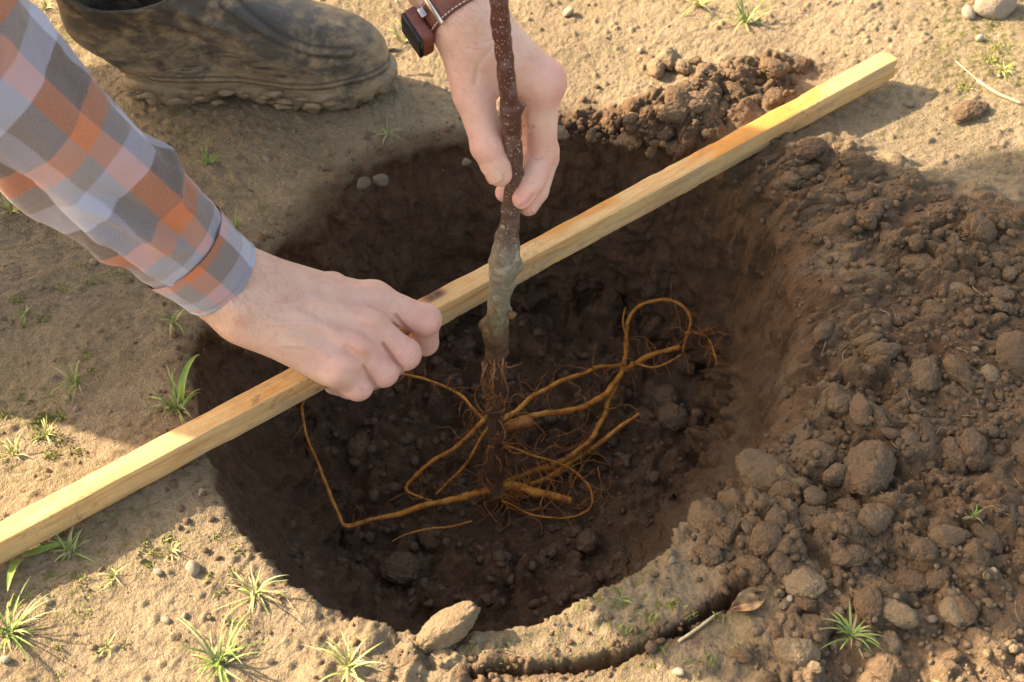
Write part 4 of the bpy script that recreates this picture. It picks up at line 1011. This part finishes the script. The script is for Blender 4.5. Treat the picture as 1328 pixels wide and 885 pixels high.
BIG = [(1130, 607, 46, 'large rough round soil clod, biggest of the loose heap beside hole'), (1152, 682, 38, 'soil clod just below the biggest clod of the heap'), (1000, 618, 52, 'broad flat soil block at the edge of the hole slope'), (1088, 522, 21, 'angular soil clod above the biggest clod on heap'),
       (1200, 488, 34, 'broad rounded soil clod in the middle of the loose heap'), (1241, 374, 19, 'smooth greyish soil lump on the upper heap'), (1255, 148, 30, 'lone dark clod on trodden soil beyond the batten end'), (1322, 470, 40, 'big soil block at the outer side of the heap'),
       (1292, 694, 40, 'dark clod at the sunlit foot of the heap'), (1245, 792, 30, 'sunlit soil clod above the grass free corner'), (1015, 735, 26, 'clod beside the curled dead leaf'), (1195, 345, 26, 'crumbly clod on the upper heap below the smooth grey lump'), (1062, 590, 24, 'clod wedged beside the broad flat soil block'),
       (578, 806, 30, 'sunlit clod perched on the near rim of the hole'), (905, 135, 26, 'flat soil lump in crumbs behind the batten'), (950, 118, 22, 'dark soil lump touching the far side of batten'), (1005, 90, 20, 'crumbly clod beyond the batten in the sun')]
for i, (px, py, rp, lb) in enumerate(BIG):
    p = on_ground(px, py) if i != 13 else W(580, 815, .006); r = rp * pxr(px, py) * (.75 if i != 13 else 1.0)
    o = put('clod', CL[i % 9] if i not in (5, 13) else CLD[i % 4], p, (r * 1.05, r, r * (.8 if i not in (2, 4) else .6)) if i != 13 else (r * 1.35, r * .75, r * .75), .75 if i != 13 else .6, rot=(.3, -.35, .5) if i == 13 else None, category='clod', label=lb, group='large clods around the hole')
ANCH = ['the biggest clod', 'the clod below the biggest clod', 'the broad flat block on the slope', 'the angular clod', 'the broad rounded clod', 'the smooth grey lump', 'the lone clod beyond the batten', 'the big outer block', 'the dark clod at the heap foot', 'the sunlit corner clod', 'the dead leaf', 'the upper heap clod', 'the wedged clod', 'the near rim clod', 'the flat lump behind the batten', 'the lump touching the batten', 'the sunlit clod beyond the batten']
def in_poly(px, py, P):
    ins = False
    for (x0, y0), (x1, y1) in zip(P, P[1:] + P[:1]):
        if (y0 > py) != (y1 > py) and px < (x1 - x0) * (py - y0) / (y1 - y0) + x0: ins = not ins
    return ins
HEAPP = [(1075, 330), (1010, 270), (970, 235), (1000, 190), (1090, 195), (1210, 250), (1330, 290), (1330, 760), (960, 760), (890, 725), (985, 610), (1060, 500)]
HEAP2P = [(700, 170), (760, 150), (860, 130), (900, 95), (985, 70), (1050, 80), (1030, 120), (950, 160), (860, 205)]
FRONTP = [(1040, 720), (1330, 740), (1330, 885), (1000, 885), (930, 860)]
def rnd_in(P):
    xs = [q[0] for q in P]; ys = [q[1] for q in P]
    while True:
        x, y = rng.uniform(min(xs), max(xs)), rng.uniform(min(ys), max(ys))
        if in_poly(x, y, P): return x, y
cnt = 0
for P, n, lb, gr, dryp in ((HEAPP, 190, 'small crumbly soil clod lying loose on the heap right of the hole slope', 'clods on the loose heap', .04), (HEAP2P, 45, 'small crumbly soil clod among crumbs along the far side of the batten', 'clods behind the batten', .05), (FRONTP, 40, 'small sunlit soil clod at the foot of the heap', 'clods at the foot of the heap', .5)):
    lb = lb.replace(' right of the hole slope', ' beside the hole')
    for k in range(n):
        x, y = rnd_in(P); p = on_ground(x, y)
        if math.hypot(x - 1103, y - 826) < 34 or math.hypot(x - 960, y - 785) < 30: continue
        r = .0042 + .011 * rng.random() ** 2.6; dry_ = rng.random() < dryp
        nb_ = min(range(len(BIG)), key=lambda q: math.hypot(BIG[q][0] - x, (BIG[q][1] - y) * 1.3)); near_ = ANCH[nb_]
        lb = f"{'fist sized' if r > .0115 else 'medium' if r > .0068 else 'small'} {'pale dry' if dry_ else 'dark moist'} crumb clod near {near_}".replace('fist sized', 'large')
        put('clod', CLD[rng.integers(0, 4)] if dry_ else CL[rng.integers(0, 9)], p, r * np.array([1, rng.uniform(.75, 1), rng.uniform(.6, .9)]), .6, category='clod', label=lb, group='loose clods near ' + near_)
def crumbs(name, spots, mat, label, sub=1):
    base = [clod_mesh(60 + k, sub, 2.2, .8) for k in range(10)]; parts = []
    for p, r in spots:
        V, F = base[rng.integers(0, 10)]; an = rng.uniform(0, 6.28); c, s = math.cos(an), math.sin(an)
        V = V * r; V = V * rng.uniform(.65, 1.25, 3); parts.append((np.c_[V[:, 0] * c - V[:, 1] * s, V[:, 0] * s + V[:, 1] * c, V[:, 2]] + p + (0, 0, r * .15), [F]))
    V, F = join(parts); return link(name, mesh_np(name, V, F, mat, False), None, kind='stuff', label=label, category='soil crumbs')
sp1 = []
for k in range(2600):
    x, y = rnd_in(HEAPP if k % 5 else HEAP2P); sp1.append((on_ground(x, y), .0012 + .0045 * rng.random() ** 2.6))
for k in range(1500):      # hole floor
    x, y = rng.uniform(380, 930), rng.uniform(400, 800); p = W(x, y, -DEPTH)
    if math.hypot(p[0] - HC[0], p[1] - HC[1]) < .23: p[2] = ground_z(p[0], p[1]); sp1.append((p, .0016 + .007 * rng.random() ** 3))
for k in range(380):      # crumbs around the rim
    th = rng.uniform(-math.pi, math.pi); r = np.interp(th, TT, RR) + abs(rng.normal()) * .022 - .002; p = np.array([HC[0] + r * math.cos(th), HC[1] + r * math.sin(th), 0]); p[2] = ground_z(p[0], p[1]); sp1.append((p, .0014 + .0034 * rng.random() ** 2))
for k in range(160):      # crumbs fallen into and along the crack
    q = crk[rng.integers(0, len(crk))] + rng.normal(size=2) * .007; sp1.append((np.array([q[0], q[1], ground_z(q[0], q[1])]), .0012 + .0042 * rng.random() ** 2))
for px, py, rp, nb_ in ((858, 520, 24, 'beside the root tips'), (835, 545, 17, 'under the root tips'), (872, 555, 20, 'below the root tips'), (846, 498, 15, 'between the forked roots'), (560, 700, 22, 'below the left roots'), (470, 590, 18, 'inside the left root loop'), (575, 420, 17, 'under the batten'), (760, 700, 20, 'in front of the root loop'), (700, 730, 14, 'at the near foot of the hole'), (520, 745, 26, 'at the foot of the near wall'), (890, 480, 17, 'at the foot of the smooth wall'), (690, 655, 16, 'beside the cut root stub')):
    p = W(px, py, -DEPTH); p[2] = ground_z(p[0], p[1]); put('clod', CL[(px + py) % 9], p, rp * pxr(px, py) * 1.05, .6, category='clod', label='dark moist clod on the hole floor ' + nb_, group='clods on the hole floor')
crumbs('soil_crumbs', sp1, M_clod, 'loose dark soil crumbs on the heap, hole floor and rim')
sp2 = []
for k in range(900):
    x, y = rng.uniform(-40, 1370), rng.uniform(-30, 920)
    p = W(x, y, 0)
    if math.hypot(*(p[:2] - HC)) > .30: p[2] = ground_z(p[0], p[1]); sp2.append((p, .0009 + .0026 * rng.random() ** 3))
for k in range(260):
    x, y = rnd_in(FRONTP); sp2.append((on_ground(x, y), .0015 + .004 * rng.random() ** 2))
crumbs('dry_crumbs', sp2, M_clod_dry, 'small dry crumbs scattered over the trodden soil')
def stone_mat():
    t = NT('pebble_stone'); p = t.co(); r = t.n('ObjectInfo').outputs['Random']
    c = t.ramp(r, [(0, (.22, .165, .115)), (.35, (.33, .26, .18)), (.6, (.19, .14, .095)), (.8, (.40, .33, .24)), (1, (.27, .17, .11))])
    c = t.mix(t.rng(t.noise(p, 2.5, 5), .4, .7, 0, .6), c, (.22, .16, .10)); return t.out(Base_Color=c, Roughness=.75, Normal=t.bump(t.noise(p, 9, 4), .25, .08))
M_stone = stone_mat()
def peb(seed):
    V, F = ico(3); V = V * (1 + .22 * vn3(V + seed * 3.7, 1.1, seed) + .06 * vn3(V + seed, 3, seed))[:, None] * (1, .75, .6); return mesh_np('pebble', V, F, M_stone)
PB_ = [peb(k) for k in range(6)]; M_brown = plain('brown_stone', (.12, .088, .058), .85, .35, 3, .3, .05); PBD = [peb(k + 9) for k in range(2)]
for m_ in PBD: m_.materials.clear(); m_.materials.append(M_brown)
NAMED = [(605, 213, 9, 'grey pebble on the far rim behind the pinching hand'), (737, 18, 10, 'pale pebble in sun above the watch hand'), (880, 873, 10, 'round white pebble in front of the cracked slab'), (872, 727, 7, 'small pale pebble on the slope above the cracked slab'), (251, 739, 14, 'brown oval pebble near the grass by the rim'),
         (1255, 20, 13, 'pale rounded stone in sun beyond the lone clod'), (346, 208, 7, 'small pebble between boot and rolled cuff'), (378, 266, 6, 'tiny pebble on shaded soil above the gripping hand'), (495, 236, 13, 'brown stone lodged in the far rim below the boot toe'), (472, 240, 13, 'long pale stone wedged in the far rim below the boot toe'),
         (830, 67, 7, 'pale pebble near the broken dry clod'), (1178, 137, 8, 'pale crumbly stone beyond the batten end'), (215, 806, 8, 'flat grey pebble between grass tufts'), (205, 743, 8, 'flat pale pebble near the brown oval pebble'), (262, 640, 7, 'pale pebble at the rim corner by the batten'), (1290, 12, 34, 'large pale stone half buried at the far corner'), (99, 532, 6, 'white pebble at the shade edge beside the batten')]
for i, (px, py, rp, lb) in enumerate(NAMED):
    p = on_ground(px, py); r = rp * pxr(px, py) * .85
    o = put('pebble', PB_[i % 6] if i not in (0, 8, 9) else PBD[i % 2], p, (r, r, r * .9), .35 if i not in (8, 9) else .45, category='pebble', label=lb, group='pebbles around the hole')
for k in range(85):
    x, y = rng.uniform(0, 1328), rng.uniform(0, 885); p = W(x, y, 0)
    if math.hypot(*(p[:2] - HC)) < .33 or in_poly(x, y, HEAPP): continue
    p[2] = ground_z(p[0], p[1]); put('pebble', PB_[rng.integers(0, 6)], p, .0018 + .0036 * rng.random() ** 2, .3, category='pebble', label='tiny tan pebble on the trodden soil away from the heap', group='tiny pebbles on trodden soil')
# broken pale clod beyond the batten
for k, (px, py, rp) in enumerate(((850, 95, 14), (868, 84, 17), (885, 92, 13), (842, 82, 9), (900, 82, 9))):
    p = on_ground(px, py); put('clod', CLD[k % 4], p, rp * pxr(px, py), .3, category='clod', label='piece of the broken dry clod in sun behind the hand', group='broken dry clod')

# ------------------------------------------------------------------ GRASS
def grass_mat(name, a, b):
    t = NT(name); p = t.co(); r = t.n('ObjectInfo').outputs['Random']; v = t.attr('along')
    c = t.mix(t.rng(t.noise(p, 60, 2), .35, .65), a, b); c = t.mix(t.rng(v, .55, 1, 0, .65), c, (.38, .36, .12)); c = t.mix(t.rng(v, 0, .25, .6, 0), c, (.33, .27, .15)); c = t.mix(t.rng(t.attr('dry'), .45, .8, 0, .85), c, (.40, .33, .17))
    return t.out(Base_Color=c, Roughness=.5, Specular_IOR_Level=.35, Subsurface_Weight=.0, Transmission_Weight=0.0)
M_grass = grass_mat('grass_blade', (.11, .20, .035), (.24, .34, .07)); M_grass_y = grass_mat('dry_grass_blade', (.30, .33, .08), (.46, .44, .17))
M_straw = plain('straw', (.55, .43, .24), .7, .2, 80, .2)
def blade(L, wd, lean, droop, az, seed, n=8):
    t = np.linspace(0, 1, n); an = lean + droop * t ** 1.4; dx = np.cumsum(np.r_[0, np.sin(an[1:]) * L / (n - 1)]); dz = np.cumsum(np.r_[0, np.cos(an[1:]) * L / (n - 1)])
    dz = np.maximum(dz, .0006 - .0 * t)
    ww = wd * (1 - t ** 2.2) * (.6 + .4 * np.minimum(1, t * 5)) + .00005; side = .15 * L * (seed % 7 - 3) / 3 * t ** 2
    c, s = math.cos(az), math.sin(az); C = np.c_[dx * c - side * s, dx * s + side * c, dz]; sd_ = np.array([-s, c, 0]); fold = np.c_[np.zeros((n, 2)), ww * .45]
    V = np.stack([C - sd_ * ww[:, None] + fold, C, C + sd_ * ww[:, None] + fold], 1).reshape(-1, 3)
    return V, grid_faces(3, n), np.repeat(t, 3)
def tuft_mesh(nb, L, wd, spread, seed, mat, flatness=0.0):
    r_ = np.random.default_rng(seed); parts = []; al = []; dr = []
    for k in range(int(nb * 1.4)):
        V, F, t = blade(L * r_.uniform(.3, 1.0), wd * r_.uniform(.5, 1.0), r_.uniform(.1, spread), r_.uniform(.5, 2.0) + flatness, r_.uniform(0, 6.28), int(r_.integers(0, 99)))
        parts.append((V + (*(r_.normal(size=2) * L * .05), -.001), F)); al.append(t); dr.append(np.full(len(t), r_.random() ** 1.5))
    V, F = join(parts); return mesh_np('grass_tuft', V, F, mat, True, None, {'along': np.concatenate(al), 'dry': np.concatenate(dr)})
TUFTS = [ # px, py, blades, length m, blade half width, spread, dry?, label
 (283, 858, 26, .055, .0013, 1.3, 0, 'splayed grass tuft with long blades in front of the hole rim'),
 (330, 772, 20, .038, .0011, 1.2, 1, 'pale dried grass tuft trailing stems at the near rim'),
 (452, 866, 18, .042, .0012, 1.2, 1, 'half dried grass tuft at the crumbled near rim'),
 (12, 822, 34, .05, .0010, 1.1, 0, 'thick bright grass tuft near the batten end shadow'),
 (92, 716, 16, .03, .0011, 1.2, 0, 'green grass tuft in the batten shadow'),
 (232, 532, 16, .05, .0012, 1.0, 0, 'tall grass tuft in shade between batten and gripping hand'),
 (98, 498, 16, .032, .0009, .9, 0, 'slim grass tuft at the shadow edge below the sleeve'),
 (226, 418, 11, .034, .0011, 1.0, 0, 'grass tuft at the rim right below the rolled cuff'),
 (268, 212, 16, .03, .0010, 1.1, 0, 'spiky grass tuft between the boot and the sleeve'),
 (503, 176, 9, .024, .0009, 1.1, 0, 'thin grass tuft below the boot toe'),
 (968, 30, 18, .05, .0013, 1.2, 0, 'sunlit grass tuft with broad blades beyond the batten'),
 (905, 8, 14, .04, .0012, 1.2, 1, 'yellowing grass tuft at the far side in sun'),
 (1103, 826, 22, .032, .0011, 1.2, 0, 'star shaped grass tuft at the sunlit foot of heap'),
 (520, 55, 8, .05, .0012, 1.3, 1, 'lanky sunlit grass beside the boot toe'),
 (857, 160, 4, .032, .0007, .8, 0, 'two or three thin blades on the shaded far rim'),
 (306, 296, 6, .028, .0010, 1.0, 0, 'grass peeking out above the rolled cuff'),
 (1262, 672, 7, .018, .0008, 1.1, 0, 'tiny grass sprig on the heap'),
 (32, 408, 10, .022, .0008, 1.0, 0, 'small sprig in shade far below the sleeve'),
 (12, 275, 14, .03, .0010, 1.0, 1, 'sunlit grass right under the sleeve'),
 (60, 12, 14, .026, .0010, 1.1, 1, 'sunlit grass behind the boot heel'),
 (150, 748, 10, .02, .0008, 1.2, 1, 'small pale grass sprig near the flat pale pebble'),
 (140, 838, 8, .016, .0008, 1.2, 0, 'little green sprig between the two long grass tufts'),
 (222, 718, 12, .018, .0009, 1.2, 1, 'low sprig beside the brown oval pebble'),
 (598, 786, 5, .010, .0006, 1.0, 0, 'tiny sprout on top of the perched rim clod'),
 (808, 778, 6, .014, .0008, 1.2, 0, 'tiny sprout on the cracked slab'),
 (1300, 92, 16, .02, .0009, 1.2, 1, 'mossy tuft in sun near the far corner stone'),
 (60, 565, 16, .024, .0008, 1.2, 1, 'matted yellow green grass beside the batten in sun'),
 (18, 590, 18, .026, .0009, 1.2, 1, 'matted dry grass patch where the batten leaves the shade'),
 (1235, 895, 10, .025, .001, 1.2, 1, 'pale grass at the foot of the sunlit corner')]
TOB = []
for i, (px, py, nb, L, wd, spd, dry, lb) in enumerate(TUFTS):
    p = on_ground(px, py)
    o = link('grass_tuft', tuft_mesh(nb, L, wd, spd, i + 3, M_grass_y if dry else M_grass), None, label=lb, category='grass', group='grass tufts around the hole'); o.location = p; TOB.append(o)
# broad leaves
def broad(px, py, L, wd, az, lean, droop, lb):
    p = on_ground(px, py); V, F, t = blade(L, wd, lean, droop, az, 3, 14); o = link('blade', mesh_np('blade', V, F, M_grass, True, None, {'along': t * .4 + .15}), lb); o.location = Vector(p) - Vector(lb.location)
broad(236, 524, .06, .0036, 1.2, .05, 2.3, TOB[5])
weed = thing('weed', 'weed with two broad green blades growing from under the batten', 'weed', tuple(on_ground(29, 724)))
broad(28, 726, .05, .0042, -1.5, .7, 1.0, weed)
broad(30, 722, .045, .0035, .25, 1.3, .3, weed)
# moss and seedlings
parts = []
for px, py, sx, sy, n in ((75, 420, 60, 70, 260), (170, 370, 60, 30, 120), (40, 560, 55, 30, 420), (150, 700, 120, 60, 260), (300, 700, 60, 70, 160), (850, 800, 60, 25, 260), (1300, 70, 30, 60, 420), (90, 800, 90, 60, 160), (900, 860, 60, 20, 120), (620, 850, 40, 20, 50), (420, 690, 30, 20, 0)):
    cs = [(px + rng.normal() * sx * .6, py + rng.normal() * sy * .6) for _ in range(9)]
    for k in range(n):
        c = cs[rng.integers(0, 9)]; x, y = c[0] + rng.normal() * 6, c[1] + rng.normal() * 4; p = W(x, y, 0)
        if math.hypot(*(p[:2] - HC)) < .30: continue
        p[2] = ground_z(p[0], p[1]); d = norm(rng.normal(size=3) * (1, 1, .4) + (0, 0, .8)); L = rng.uniform(.0015, .0055); s_ = norm(np.cross(d, rng.normal(size=3))) * rng.uniform(.0004, .0009)
        parts.append((np.array([p - s_ * .4, p + s_ * .4, p + d * L * .6 + s_, p + d * L, p + d * L * .6 - s_]), [np.array([[0, 1, 2], [0, 2, 3], [0, 3, 4]])]))
V, F = join(parts); link('moss', mesh_np('moss', V, F, plain('moss_leaf', (.20, .22, .05), .8, .4, 200, .1), False), None, kind='stuff', label='tiny moss and seedlings on the trodden soil', category='moss')
# straws and loose rootlets
parts = []
for k in range(110):
    x, y = (rnd_in(HEAPP) if k % 2 else (rng.uniform(0, 1328), rng.uniform(0, 885))); p = W(x, y, 0)
    if k % 2 == 0 and math.hypot(*(p[:2] - HC)) < .29: continue
    L = rng.uniform(.006, .022); az = rng.uniform(0, 6.28); bend = rng.normal() * .12; C = []
    for t in np.linspace(0, 1, 7): q = p[:2] + L * t * np.array([math.cos(az), math.sin(az)]); az += bend; C.append((q[0], q[1], ground_z(q[0], q[1]) + .0018))
    C = np.array(C); C[:, 2] = np.maximum(C[:, 2].mean() + (C[:, 2] - C[:, 2].mean()) * .4, 0 * C[:, 2] - 9)
    if np.ptp(C[:, 2]) > .005: continue
    C = catmull(C, 14)
    v_, f_, _ = tube(np.array(C), rng.uniform(.0002, .0004), 4, cap=False); parts.append((v_, f_))
V, F = join(parts); link('straw_bits', mesh_np('straw_bits', V, F, plain('rootlet', (.36, .25, .14), .8, .3, 200, .2)), None, kind='stuff', label='loose straw bits and rootlets on the soil', category='straw')
def stalk(pts, r, lb):
    C = catmull([on_ground(x, y, .002) for x, y in pts], 16); v_, f_, _ = tube(C, r, 7, .1); link('straw', mesh_np('straw', v_, f_, M_straw), None, label=lb, category='straw')
stalk([(1268, 105), (1295, 122), (1324, 134)], .0016, 'pale dry straw stalk beside the far corner stone')
stalk([(1240, 80), (1255, 93), (1270, 106)], .0007, 'thin dark stalk leading to the pale straw')
stalk([(880, 832), (905, 815), (925, 800), (942, 792)], .0012, 'brown twig along the crack of the slab')
# curled dead leaf
u, v = np.meshgrid(np.linspace(-1, 1, 15), np.linspace(0, 1, 21)); wv = np.sin(np.clip(v * 1.06, 0, 1) * math.pi) ** .8
lx = v * .034; ly = u * .0085 * wv; lz = .0065 * u ** 2 * wv + .004 * np.sin(v * 5) + .0022 * np.sin(u * 6 + v * 11) + .0015 * np.sin(v * 23)
V = np.stack([lx, ly, lz], -1).reshape(-1, 3); V2 = V - (0, 0, .0005); Fl = grid_faces(15, 21)
lf = link('dead_leaf', mesh_np('dead_leaf', np.vstack([V, V2]), np.concatenate([Fl, Fl[:, ::-1] + len(V)]), plain('dead_leaf', (.40, .24, .12), .8, .3, 120, .5)), None, label='curled brown dead leaf on the soil beside the slab crack', category='leaf')
lf.location = on_ground(948, 792, .003); lf.rotation_euler = (.35, -.2, R(25))
